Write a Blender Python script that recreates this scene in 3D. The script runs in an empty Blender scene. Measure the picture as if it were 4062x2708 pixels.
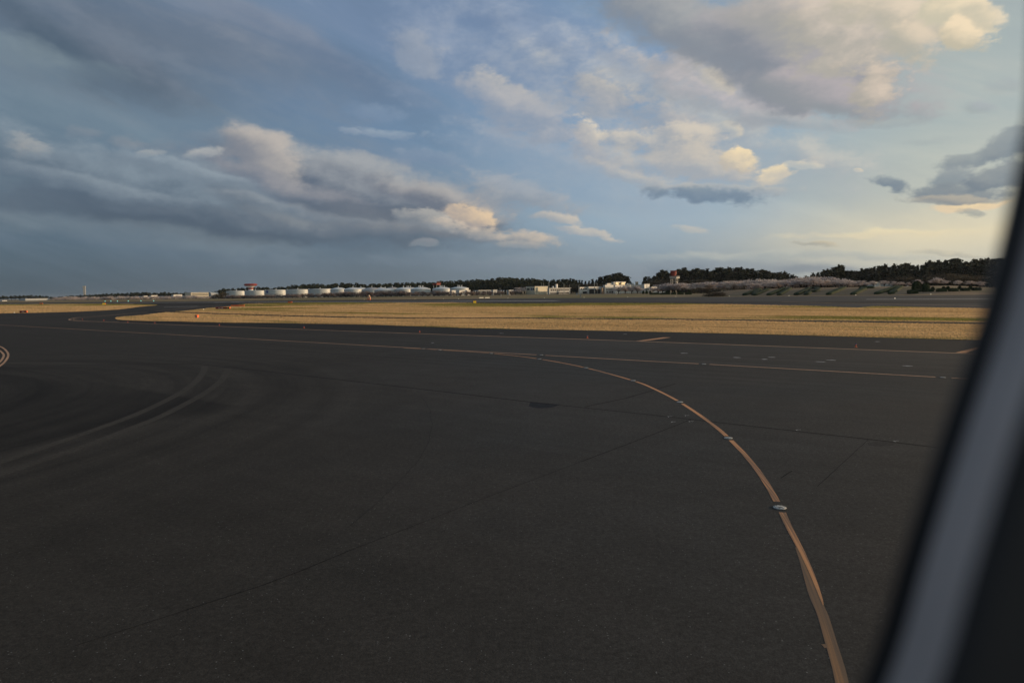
import bpy, math, random
import numpy as np
from mathutils import Vector, Matrix
random.seed(7); rng = np.random.default_rng(7)
S = bpy.context.scene
COL = S.collection
R = math.radians

# ------------------------------------------------------------------ camera
F = 2708.0; CX = 2031.0; CY = 1354.0; H = 5.0          # 24 mm lens, photograph 4062 x 2708, eye 5 m above the ground
PITCH = R(4.27); ROLL = math.atan(0.0175)
fw = Vector((0, math.cos(PITCH), -math.sin(PITCH)))
r0 = Vector((1, 0, 0)); u0 = Vector((0, math.sin(PITCH), math.cos(PITCH)))
rt = r0 * math.cos(ROLL) - u0 * math.sin(ROLL)
up = u0 * math.cos(ROLL) + r0 * math.sin(ROLL)
CAM = Vector((0, 0, H))
cd = bpy.data.cameras.new('camera'); cam = bpy.data.objects.new('camera', cd); COL.objects.link(cam)
cd.lens = 24.0; cd.sensor_width = 36.0; cd.clip_start = 0.01; cd.clip_end = 30000
cd.dof.use_dof = True; cd.dof.focus_distance = 90.0; cd.dof.aperture_fstop = 3.2
M = Matrix((rt, up, -fw)).transposed().to_4x4(); M.translation = CAM
cam.matrix_world = M
S.camera = cam

def ray(px, py):
    return fw + rt * ((px - CX) / F) - up * ((py - CY) / F)
def G(px, py, z=0.0):                                   # a point on level ground seen at a pixel
    d = ray(px, py); k = (z - H) / d.z
    return CAM + d * k
def P(px, py, Y):                                       # a point at distance Y ahead
    d = ray(px, py); return CAM + d * (Y / d.y)
def KY(px, k):                                          # distance ahead of a line parallel to the runway
    return F * H / (k * (px + 1406.0))

# ------------------------------------------------------------------ world and sun
SUN_AZ, SUN_EL = R(80), R(9)
S.view_settings.view_transform = 'Standard'; S.view_settings.look = 'None'
S.view_settings.exposure = 0; S.view_settings.gamma = 1
W = bpy.data.worlds.new('World'); S.world = W; W.use_nodes = True
nt = W.node_tree; N = nt.nodes; Lk = nt.links; N.clear()

def s2l(c):
    return tuple(((x/255)/12.92 if x/255 <= 0.04045 else ((x/255+0.055)/1.055)**2.4) for x in c)

class NB:
    """tiny node builder"""
    def __init__(s, tree): s.t = tree
    def n(s, ty, **kw):
        x = s.t.nodes.new(ty)
        for k, v in kw.items(): setattr(x, k, v)
        return x
    def put(s, sock, v):
        if isinstance(v, bpy.types.NodeSocket): s.t.links.new(v, sock)
        elif v is not None: sock.default_value = v
    def m(s, op, a, b=None, c=None, clamp=False):
        x = s.n('ShaderNodeMath', operation=op, use_clamp=clamp)
        for i, v in enumerate((a, b, c)):
            if v is not None: s.put(x.inputs[i], v)
        return x.outputs[0]
    def v(s, op, a, b=None, out=0):
        x = s.n('ShaderNodeVectorMath', operation=op)
        s.put(x.inputs[0], a)
        if b is not None:
            if op == 'SCALE': s.put(x.inputs['Scale'], b)
            else: s.put(x.inputs[1], b)
        return x.outputs[out]
    def mr(s, v, a, b, c=0.0, d=1.0, kind='SMOOTHSTEP'):
        x = s.n('ShaderNodeMapRange', interpolation_type=kind, clamp=True) if kind != 'LINEAR' else s.n('ShaderNodeMapRange')
        s.put(x.inputs[0], v); x.inputs[1].default_value = a; x.inputs[2].default_value = b
        x.inputs[3].default_value = c; x.inputs[4].default_value = d
        return x.outputs[0]
    def mix(s, f, a, b, mode='MIX'):
        x = s.n('ShaderNodeMix', data_type='RGBA', blend_type=mode)
        s.put(x.inputs[0], f)
        for i, v in ((6, a), (7, b)):
            if isinstance(v, tuple) and len(v) == 3: v = v + (1,)
            s.put(x.inputs[i], v)
        return x.outputs[2]
    def noise(s, vec, scale, detail=5, rough=0.55, dist=0.0, out=0):
        x = s.n('ShaderNodeTexNoise'); s.put(x.inputs['Vector'], vec)
        x.inputs['Scale'].default_value = scale; x.inputs['Detail'].default_value = detail
        x.inputs['Roughness'].default_value = rough; x.inputs['Distortion'].default_value = dist
        return x.outputs[out]
    def ramp(s, f, stops):
        x = s.n('ShaderNodeValToRGB'); e = x.color_ramp.elements
        e[0].position = stops[0][0]; e[0].color = stops[0][1] + (1,)
        e[1].position = stops[-1][0]; e[1].color = stops[-1][1] + (1,)
        for p, c in stops[1:-1]:
            q = e.new(p); q.color = c + (1,)
        s.put(x.inputs[0], f); return x.outputs[0]
    def comb(s, x=0.0, y=0.0, z=0.0):
        c = s.n('ShaderNodeCombineXYZ')
        for i, v in enumerate((x, y, z)): s.put(c.inputs[i], v)
        return c.outputs[0]
    def sep(s, v):
        c = s.n('ShaderNodeSeparateXYZ'); s.put(c.inputs[0], v); return c.outputs

def azel(px, py):
    d = ray(px, py).normalized()
    return math.atan2(d.x, d.y), math.asin(d.z)

b = NB(nt)
tc = b.n('ShaderNodeTexCoord'); D = tc.outputs['Generated']
dn = b.v('NORMALIZE', D)
dx, dy, dz = b.sep(dn)
az = b.m('ARCTAN2', dx, dy); el = b.m('ARCSINE', dz)
uv = b.comb(az, el, 0.0)
# noise in a frame where clouds stretch sideways and lean down to the right
ua = b.m('ADD', b.m('MULTIPLY', az, 1.0), b.m('MULTIPLY', el, -0.9))
va = b.m('ADD', b.m('MULTIPLY', el, 2.6), b.m('MULTIPLY', az, 0.7))
pw = b.comb(ua, va, 1.7)
nA0 = b.noise(pw, 3.2, 8, 0.62, 0.35)                    # wispy
ks = b.comb(b.m('ADD', b.m('MULTIPLY', az, 1.35), b.m('MULTIPLY', el, -0.55)), b.m('ADD', b.m('MULTIPLY', el, 7.0), b.m('MULTIPLY', az, 2.6)), 4.4)
nS = b.noise(ks, 2.1, 8, 0.60, 0.5)                      # streaks leaning down to the right
nA = b.m('ADD', b.m('MULTIPLY', nA0, 0.5), b.m('MULTIPLY', nS, 0.5))
pp = b.comb(az, b.m('MULTIPLY', el, 1.7), 5.1)
nB = b.noise(pp, 9.0, 9, 0.60, 0.15)                     # puffy
sh = b.v('ADD', pp, (0.022, 0.02, 0.0))
nC = b.noise(sh, 9.0, 6, 0.60, 0.15)
relief = b.m('MULTIPLY', b.m('SUBTRACT', nB, nC), 2.9)
wv = b.v('SUBTRACT', b.noise(pp, 5.0, 5, 0.6, 0.0, out=1), (0.5, 0.5, 0.5))
wuv = b.v('ADD', uv, b.v('MULTIPLY', wv, (0.085, 0.06, 0.0)))
wx, wy, _z = b.sep(wuv)
wvec = b.comb(wx, wy, 1.0)
# clear sky between the clouds: three columns of colour by height, blended by bearing
def column(stops):
    st = []
    for px, py, c in stops:
        st.append((max(0.0, azel(px, py)[1] / 0.6), s2l(c)))
    st.sort(key=lambda q: q[0])
    return b.ramp(b.m('MULTIPLY', el, 1/0.6), st)
cA = column([(0,0,(96,114,134)),(0,500,(98,120,138)),(0,950,(78,99,117)),(0,1185,(74,90,102))])
cB = column([(1300,0,(112,134,162)),(1300,500,(108,134,162)),(1300,900,(98,119,139)),(1300,1160,(95,108,119))])
cC = column([(2600,0,(118,150,184)),(2600,500,(138,166,194)),(2600,880,(150,172,190)),(2600,1040,(136,152,165)),(2600,1140,(118,134,148))])
cD = column([(3750,0,(172,182,180)),(3750,450,(170,182,182)),(3750,750,(196,198,186)),(3750,930,(226,214,184)),(3750,1040,(200,198,184)),(3750,1110,(166,174,174))])
azs = [azel(x, 700)[0] for x in (0, 1300, 2600, 3750)]
sky = b.mix(b.mr(az, azs[0], azs[1]), cA, cB)
sky = b.mix(b.mr(az, azs[1], azs[2]), sky, cC)
sky = b.mix(b.mr(az, azs[2], azs[3]), sky, cD)
lowf = b.mr(el, azel(700, 1130)[1], azel(700, 760)[1], 0.25, 1.0)
sky = b.mix(b.m('MULTIPLY', b.mr(nA, 0.46, 0.66, 0, 0.42), lowf), sky, b.mix(b.mr(az, azs[1], azs[3]), s2l((132,148,168)), s2l((205,202,190))))
sky = b.mix(b.m('MULTIPLY', b.mr(nA, 0.52, 0.34, 0, 0.30), lowf), sky, b.mix(b.mr(az, azs[1], azs[3]), s2l((84,102,124)), s2l((150,162,170))))

CLOUDS = [  # x, y, half width, half height, tilt (deg, down to the right), noise kind, softness, opacity, sunlit colour, shaded colour
 (500,470,560,170,12,'A',.6,.45,(128,146,156),(118,136,150)),
 (430,160,640,160,20,'A',.75,.62,(128,136,148),(98,110,125)),
 (380,250,330,85,24,'A',.5,.62,(106,116,131),(84,98,114)),
 (930,190,520,95,18,'A',.6,.50,(140,142,148),(108,118,132)),
 (1050,120,460,35,24,'A',.5,.45,(150,154,164),(136,146,162)),
 (1330,260,420,60,26,'A',.6,.40,(118,134,158),(96,114,140)),
 (160,140,240,60,38,'A',.4,.55,(90,106,122),(74,92,110)),
 (120,215,260,40,18,'A',.5,.45,(146,162,168),(128,144,154)),
 (1750,140,420,150,22,'A',.5,.60,(152,166,190),(118,138,168)),
 (1900,60,520,70,26,'A',.5,.55,(158,172,194),(116,136,166)),
 (2150,160,480,60,28,'A',.45,.60,(164,178,198),(120,142,172)),
 (1660,210,90,50,35,'B',.4,.50,(182,182,182),(156,162,172)),
 (2150,260,420,80,28,'A',.5,.50,(142,160,184),(112,136,168)),
 (2060,60,300,80,24,'A',.5,.50,(130,148,176),(112,132,162)),
 # bank low on the left
 (300,760,620,120,8,'C',.5,.60,(122,138,150),(96,112,128)),
 (950,880,900,58,6,'C',.40,.85,(104,116,131),(84,98,115)),
 (1650,900,330,34,8,'C',.35,.75,(160,156,154),(108,116,129)),
 (1120,610,380,42,8,'C',.45,.65,(150,156,162),(122,134,148)),
 (1440,745,540,98,13,'C',.25,.95,(164,167,171),(92,104,122)),
 (1060,650,180,84,30,'C',.22,.95,(188,180,173),(130,134,144)),
 (1120,760,420,60,16,'C',.35,.75,(150,150,156),(104,114,130)),
 (1760,800,230,50,16,'C',.28,.80,(178,173,170),(104,112,128)),
 (165,596,76,34,4,'B',.22,.85,(196,186,174),(140,146,152)),
 (350,545,45,26,0,'B',.5,.35,(146,150,156),(126,136,148)),
 (480,575,45,36,0,'B',.5,.45,(150,152,156),(126,136,148)),
 (560,625,28,14,0,'B',.3,.70,(184,182,178),(140,148,156)),
 (740,618,60,20,-8,'B',.3,.70,(184,184,182),(140,148,158)),
 (620,760,560,108,13,'C',.26,.92,(134,148,160),(84,100,118)),
 (980,800,190,50,26,'C',.3,.60,(126,138,150),(86,99,116)),
 (720,850,520,40,9,'A',.5,.60,(92,105,121),(78,92,110)),
 (1180,838,300,26,9,'C',.3,.65,(150,156,162),(108,120,134)),
 (820,905,420,22,8,'C',.3,.55,(78,92,110),(74,88,105)),
 (1560,858,420,28,8,'C',.3,.70,(92,104,121),(86,98,115)),
 (330,720,330,26,12,'C',.35,.55,(146,158,168),(112,126,141)),
 (720,688,260,24,12,'C',.3,.60,(150,162,172),(118,132,146)),
 (560,912,660,30,7,'A',.5,.50,(122,136,147),(104,119,133)),
 (1380,905,420,26,5,'A',.5,.55,(134,138,143),(106,116,130)),
 (1895,868,72,42,10,'B',.22,.92,(238,208,170),(166,158,156)),
 (1690,885,90,28,12,'B',.25,.70,(186,182,176),(126,134,144)),
 (2010,945,170,26,8,'B',.3,.80,(214,196,176),(140,146,154)),
 (2070,785,190,58,14,'B',.35,.70,(180,178,178),(140,148,160)),
 (2180,888,95,18,12,'B',.28,.75,(214,200,182),(164,166,170)),
 (2290,938,95,12,6,'B',.3,.65,(214,200,182),(168,170,174)),
 (1690,985,40,10,0,'B',.35,.5,(160,160,164),(140,148,156)),
 (2050,985,90,12,6,'B',.35,.45,(184,178,172),(150,156,162)),
 (1530,516,110,15,9,'B',.35,.60,(164,176,188),(138,154,174)),
 (1370,505,32,12,8,'B',.35,.60,(158,170,184),(136,152,172)),
 (1480,430,90,22,10,'B',.45,.40,(144,162,184),(128,148,174)),
 (1568,580,36,14,10,'B',.35,.55,(158,170,182),(134,150,170)),
 (1680,620,110,24,10,'B',.45,.50,(146,160,178),(124,142,166)),
 # broken clouds in the middle
 (2200,380,420,150,24,'B',.6,.50,(166,174,188),(138,154,178)),
 (2700,540,480,170,14,'B',.6,.55,(196,194,188),(158,168,180)),
 (2480,170,460,60,26,'A',.5,.60,(172,184,198),(130,150,178)),
 (2360,300,360,90,28,'B',.6,.55,(184,190,198),(140,156,178)),
 (2700,420,420,70,20,'B',.55,.60,(206,202,192),(152,162,174)),
 (2250,640,300,60,12,'B',.6,.45,(186,188,192),(142,158,178)),
 (2500,620,260,40,10,'B',.45,.60,(208,202,192),(156,166,178)),
 (2330,740,300,60,10,'A',.6,.35,(160,174,188),(134,156,180)),
 (1990,350,120,50,22,'B',.35,.70,(204,196,184),(150,160,176)),
 (2130,470,240,70,26,'B',.40,.75,(180,180,184),(142,154,172)),
 (2330,520,66,46,28,'B',.22,.90,(226,214,194),(168,170,176)),
 (2440,380,190,52,25,'B',.30,.80,(204,196,184),(150,158,170)),
 (2560,275,150,55,25,'B',.40,.60,(182,182,184),(144,156,174)),
 (2520,470,260,50,18,'B',.38,.70,(184,182,182),(148,158,172)),
 (2600,560,230,44,6,'B',.30,.80,(220,208,190),(160,166,174)),
 (2560,700,190,26,14,'B',.35,.65,(208,198,184),(158,166,176)),
 (2760,640,240,48,6,'B',.30,.80,(208,198,184),(166,170,176)),
 (2950,632,76,36,6,'B',.18,.95,(252,228,184),(186,180,172)),
 (2905,528,36,20,10,'B',.25,.75,(228,212,184),(180,182,182)),
 (2850,500,60,26,20,'B',.4,.50,(200,200,194),(168,176,182)),
 (2800,745,260,20,5,'B',.35,.70,(188,186,180),(150,160,172)),
 (2790,772,190,32,6,'B',.28,.85,(128,146,162),(106,126,148)),
 (3085,688,60,26,-8,'B',.22,.90,(246,224,184),(196,190,180)),
 (3170,660,50,12,10,'B',.3,.60,(222,212,192),(190,192,188)),
 (3395,680,16,7,0,'B',.3,.60,(232,214,186),(200,196,186)),
 (2960,350,330,70,14,'B',.30,.85,(220,208,186),(164,166,172)),
 (3000,430,330,52,8,'B',.35,.80,(200,194,182),(158,163,170)),
 (2870,320,90,34,24,'B',.25,.75,(230,214,186),(184,182,178)),
 (3200,465,170,28,6,'A',.4,.55,(176,180,180),(152,162,170)),
 # the big cloud at the top right
 (2720,40,430,120,18,'C',.40,.85,(166,172,178),(132,141,153)),
 (2900,150,420,130,20,'C',.30,.92,(176,176,174),(136,143,153)),
 (3180,230,380,150,20,'C',.24,.94,(186,180,170),(134,140,150)),
 (3260,70,330,120,14,'C',.35,.90,(216,204,180),(164,163,160)),
 (3330,370,250,62,12,'C',.22,.85,(190,182,170),(146,150,155)),
 (3400,180,190,130,24,'B',.24,.92,(226,212,182),(178,173,163)),
 (3470,330,110,100,24,'B',.20,.92,(232,214,180),(172,167,158)),
 (3550,60,170,80,16,'B',.28,.90,(236,220,182),(188,182,166)),
 (3580,190,90,60,20,'B',.30,.80,(232,216,178),(182,178,164)),
 (3760,40,120,62,24,'B',.20,.92,(250,232,184),(206,198,174)),
 (3800,168,64,40,0,'B',.20,.92,(250,230,182),(200,190,166)),
 (3900,70,62,34,14,'B',.25,.80,(248,230,184),(204,196,174)),
 (3500,465,120,18,4,'A',.4,.50,(176,180,176),(158,166,170)),
 # dark clouds at the right
 (3975,580,80,46,-26,'B',.30,.85,(146,154,158),(114,127,140)),
 (3820,632,100,18,-6,'B',.35,.75,(144,152,156),(120,132,144)),
 (3540,735,78,24,4,'B',.28,.90,(140,150,158),(110,126,143)),
 (3745,705,60,34,-10,'B',.35,.75,(142,150,156),(116,130,144)),
 (3800,765,170,32,3,'B',.30,.90,(140,147,151),(114,127,141)),
 (3960,705,95,32,-4,'B',.30,.85,(140,147,152),(112,125,139)),
 (3800,798,190,16,2,'B',.3,.75,(186,176,160),(138,142,146)),
 (3890,818,150,10,-3,'B',.35,.80,(255,226,178),(232,206,170)),
 (3880,838,42,11,6,'B',.3,.70,(172,172,164),(146,152,152)),
 (3885,418,52,18,0,'B',.4,.50,(168,174,170),(154,162,164)),
 (3960,330,60,22,0,'B',.45,.40,(168,174,170),(158,166,166)),
 (3640,545,70,12,0,'B',.5,.35,(168,176,176),(158,168,172)),
 # low streaks
 (3480,930,340,14,-4,'A',.4,.65,(240,224,184),(226,212,180)),
 (3200,985,68,12,3,'B',.3,.75,(206,190,160),(160,160,154)),
 (3250,1025,560,16,0,'A',.45,.55,(190,192,184),(158,168,172)),
 (2600,1065,900,20,1,'A',.45,.60,(136,148,160),(120,134,150)),
 (3820,1000,160,10,0,'A',.4,.6,(206,198,176),(170,170,162)),
 (3300,1080,700,14,0,'A',.45,.6,(140,150,158),(126,138,150)),
 (2750,910,60,14,8,'B',.35,.45,(214,200,180),(180,180,178)),
]
f_ = lambda s: nA if s == 'A' else nB
ncA = b.m('MULTIPLY', b.m('SUBTRACT', nA, 0.5), 4.2); ncB = b.m('ADD', b.m('MULTIPLY', b.m('SUBTRACT', nB, 0.5), 4.0), b.m('MULTIPLY', b.m('SUBTRACT', b.noise(pp, 26.0, 7, 0.65, 0.2), 0.5), 2.2))
ncC = b.m('ADD', b.m('MULTIPLY', ncB, 0.40), b.m('MULTIPLY', ncA, 0.30))
for (x, y, rx, ry, ang, kind, soft, op, lit, shd) in CLOUDS:
    if x > 2900 and y < 450: lit = (lit[0]-2, lit[1]-4, min(255, lit[2]+9)); soft *= 1.15
    a0 = R(ang); c0 = np.array(azel(x, y))
    e1 = (np.array(azel(x+rx*.5*math.cos(a0), y+rx*.5*math.sin(a0))) - np.array(azel(x-rx*.5*math.cos(a0), y-rx*.5*math.sin(a0))))
    e2 = (np.array(azel(x+ry*.5*math.sin(a0), y-ry*.5*math.cos(a0))) - np.array(azel(x-ry*.5*math.sin(a0), y+ry*.5*math.cos(a0))))
    I = np.linalg.inv(np.array([e1, e2]).T); o = -I @ c0
    A1 = b.v('DOT_PRODUCT', wvec, (I[0,0], I[0,1], o[0]), out=1)
    B1 = b.v('DOT_PRODUCT', wvec, (I[1,0], I[1,1], o[1]), out=1)
    d = b.v('LENGTH', b.comb(A1, B1, 0.0), out=1)
    dens = b.m('SUBTRACT', {'A': ncA, 'B': ncB, 'C': ncC}[kind], d)
    mask = b.mr(dens, -1.22 - soft*1.25, -1.10 + soft*1.25, 0.0, op)
    # light reaches the sunward upper side; the underside and the far end stay dull
    g = b.m('ADD', b.m('ADD', b.m('MULTIPLY', B1, 0.66 if kind == 'C' else 0.5), b.m('MULTIPLY', A1, 0.18)), b.m('MULTIPLY', relief, 0.55 if kind == 'C' else 0.9))
    if kind == 'A': g = b.m('ADD', g, b.m('MULTIPLY', b.m('SUBTRACT', nS, 0.5), 2.6))
    colr = b.mix(b.mr(g, -0.55, 0.75), s2l(shd), s2l(lit))
    sky = b.mix(mask, sky, colr)
# below the horizon and behind the camera: plain dusk sky; near the sun: glow
sunv = (math.sin(SUN_AZ)*math.cos(SUN_EL), math.cos(SUN_AZ)*math.cos(SUN_EL), math.sin(SUN_EL))
sd = b.v('DOT_PRODUCT', dn, sunv, out=1)
sky = b.mix(b.mr(sd, 0.84, 1.0, 0, 0.5), sky, s2l((255,230,192)))
st = b.n('ShaderNodeTexSky', sky_type='NISHITA', sun_disc=False, sun_elevation=SUN_EL, sun_rotation=SUN_AZ)
ten = b.v('SCALE', sky, 10.0)
tot = b.mix(0.94, st.outputs[0], ten)
bg = b.n('ShaderNodeBackground'); b.put(bg.inputs[0], tot); bg.inputs[1].default_value = 0.1
wo = b.n('ShaderNodeOutputWorld'); Lk.new(bg.outputs[0], wo.inputs[0])

sl = bpy.data.lights.new('sun', 'SUN'); sl.energy = 3.6; sl.angle = R(0.6); sl.color = (1.0, 0.70, 0.42)
so = bpy.data.objects.new('sun', sl); COL.objects.link(so)
so.rotation_euler = Vector(sunv).to_track_quat('Z', 'Y').to_euler(); so.location = (60, 10, 40)

# ------------------------------------------------------------------ helpers
def tag(o, label=None, cat=None, group=None, kind=None):
    for k, v in (('label', label), ('category', cat), ('group', group), ('kind', kind)):
        if v: o[k] = v
    return o
class MB:
    def __init__(s): s.v = []; s.f = []; s.mi = []
    def add(s, vs, fs, m=0):
        n = len(s.v); s.v += [tuple(q) for q in vs]; s.f += [tuple(i+n for i in f) for f in fs]; s.mi += [m]*len(fs)
    def box(s, a, c, m=0):
        x0,y0,z0 = a; x1,y1,z1 = c
        s.add([(x0,y0,z0),(x1,y0,z0),(x1,y1,z0),(x0,y1,z0),(x0,y0,z1),(x1,y0,z1),(x1,y1,z1),(x0,y1,z1)],
              [(3,2,1,0),(4,5,6,7),(0,1,5,4),(1,2,6,5),(2,3,7,6),(3,0,4,7)], m)
    def tube(s, p, q, r1, r2=None, n=6, m=0):
        r2 = r1 if r2 is None else r2
        p = Vector(p); q = Vector(q); d = (q-p).normalized()
        a = d.orthogonal().normalized(); c = d.cross(a)
        vs = []
        for o, r in ((p, r1), (q, r2)):
            for i in range(n):
                t = 2*math.pi*i/n; vs.append(o + (a*math.cos(t) + c*math.sin(t))*r)
        s.add(vs, [(i, (i+1)%n, n+(i+1)%n, n+i) for i in range(n)] + [tuple(range(n))[::-1], tuple(range(n, 2*n))], m)
    def lathe(s, prof, n=32, m=0, o=(0,0,0)):
        vs = []; fs = []
        for r, z in prof:
            for i in range(n):
                t = 2*math.pi*i/n; vs.append((o[0]+r*math.cos(t), o[1]+r*math.sin(t), o[2]+z))
        for j in range(len(prof)-1):
            for i in range(n):
                k = (i+1)%n; fs.append((j*n+i, j*n+k, (j+1)*n+k, (j+1)*n+i))
        s.add(vs, fs, m)
    def build(s, name, mat, parent=None, smooth=False):
        me = bpy.data.meshes.new(name); me.from_pydata(s.v, [], s.f)
        for m in (mat if isinstance(mat, (list, tuple)) else [mat]): me.materials.append(m)
        if any(s.mi): me.polygons.foreach_set('material_index', s.mi)
        if smooth: me.polygons.foreach_set('use_smooth', [True]*len(s.f))
        me.update()
        o = bpy.data.objects.new(name, me); COL.objects.link(o)
        if parent: o.parent = parent
        return o
def empty(name, loc=(0,0,0), rz=0.0):
    o = bpy.data.objects.new(name, None); COL.objects.link(o); o.location = loc; o.rotation_euler = (0,0,rz)
    o.empty_display_size = 0.3
    return o
def kids(o): return [c for c in KID.get(o.name, [])]
KID = {}
def reg(root, parts): KID[root.name] = parts
def copy_thing(root, parts):
    r = root.copy(); COL.objects.link(r)
    for p in parts:
        c = p.copy(); COL.objects.link(c); c.parent = r
    return r
ONES = ['', 'first','second','third','fourth','fifth','sixth','seventh','eighth','ninth','tenth','eleventh','twelfth','thirteenth',
        'fourteenth','fifteenth','sixteenth','seventeenth','eighteenth','nineteenth']
CARD = ['','one','two','three','four','five','six','seven','eight','nine']
TENS = ['','','twent','thirt','fort','fift','sixt','sevent','eight','ninet']
def ordw(n):
    if n < 20: return ONES[n]
    if n >= 100: return 'hundred-and-' + ordw(n-100) if n > 100 else 'hundredth'
    t, o = divmod(n, 10)
    return TENS[t] + ('ieth' if o == 0 else 'y-' + ONES[o])

def mat(name, color, rough=0.8, spec=0.3, var=0.12, vscale=0.5, metal=0.0, objrand=0.0, emit=None):
    m = bpy.data.materials.new(name); m.use_nodes = True
    q = NB(m.node_tree); bs = m.node_tree.nodes['Principled BSDF']
    c = color
    t = q.n('ShaderNodeTexCoord').outputs['Object']
    nz = q.noise(t, vscale, 4, 0.6)
    lo = tuple(x*(1-var) for x in c); hi = tuple(min(1, x*(1+var)) for x in c)
    col = q.mix(q.mr(nz, 0.3, 0.7), lo, hi)
    if objrand:
        oi = q.n('ShaderNodeObjectInfo').outputs['Random']
        col = q.mix(1.0, col, q.mix(oi, (1-objrand,)*3, (1+objrand, 1+objrand*0.8, 1+objrand*0.5)), 'MULTIPLY')
    q.put(bs.inputs['Base Color'], col)
    bs.inputs['Roughness'].default_value = rough; bs.inputs['Specular IOR Level'].default_value = spec
    bs.inputs['Metallic'].default_value = metal
    if emit:
        bs.inputs['Emission Color'].default_value = emit[0] + (1,); bs.inputs['Emission Strength'].default_value = emit[1]
    return m

# axes of the airfield: p runs away from us across the runway, d runs along it to the left
PH = R(52.2)
ax_p = Vector((math.cos(PH), math.sin(PH), 0)); ax_d = Vector((-math.sin(PH), math.cos(PH), 0))
def ST(v): return v.dot(ax_p), -v.dot(ax_d)             # distance across, distance along to the right
def FS(s, t, z=0.0): w = ax_p*s - ax_d*t; return Vector((w.x, w.y, z))

# ------------------------------------------------------------------ traced ground lines
curve_px = [(1600,1379.5),(1745,1388),(1949,1401.5),(2140,1424),(2325,1459),(2512,1510),(2592,1541),(2697,1595),(2806,1668),(2889,1736),(2975,1827),
            (3041,1918),(3093,2012),(3130,2091),(3181,2189),(3223,2281),(3254,2364),(3266,2400)]
cg = np.array([G(*q)[:2] for q in curve_px[3:]])
Am = np.c_[2*cg, np.ones(len(cg))]; sol = np.linalg.lstsq(Am, (cg**2).sum(1), rcond=None)[0]
CC = sol[:2]; CR = math.sqrt(sol[2] + CC @ CC)
print('turn centre', CC, 'radius', CR, 'residual', np.abs(np.linalg.norm(cg-CC, axis=1)-CR).max())

# corner and edges of the stained patch on the left
PA = tuple(G(985, 1614)); _l1 = (G(272,1493) - G(985,1614)).normalized(); _l2 = (G(520,1700) - G(985,1614)).normalized()
PN1 = (_l1.y, -_l1.x, 0.0); PN2 = (-_l2.y, _l2.x, 0.0)
_c = G(500, 1630) - G(985, 1614)
if _c.x*PN1[0] + _c.y*PN1[1] < 0: PN1 = (-PN1[0], -PN1[1], 0.0)
if _c.x*PN2[0] + _c.y*PN2[1] < 0: PN2 = (-PN2[0], -PN2[1], 0.0)
PX0 = G(60, 1600).x
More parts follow.
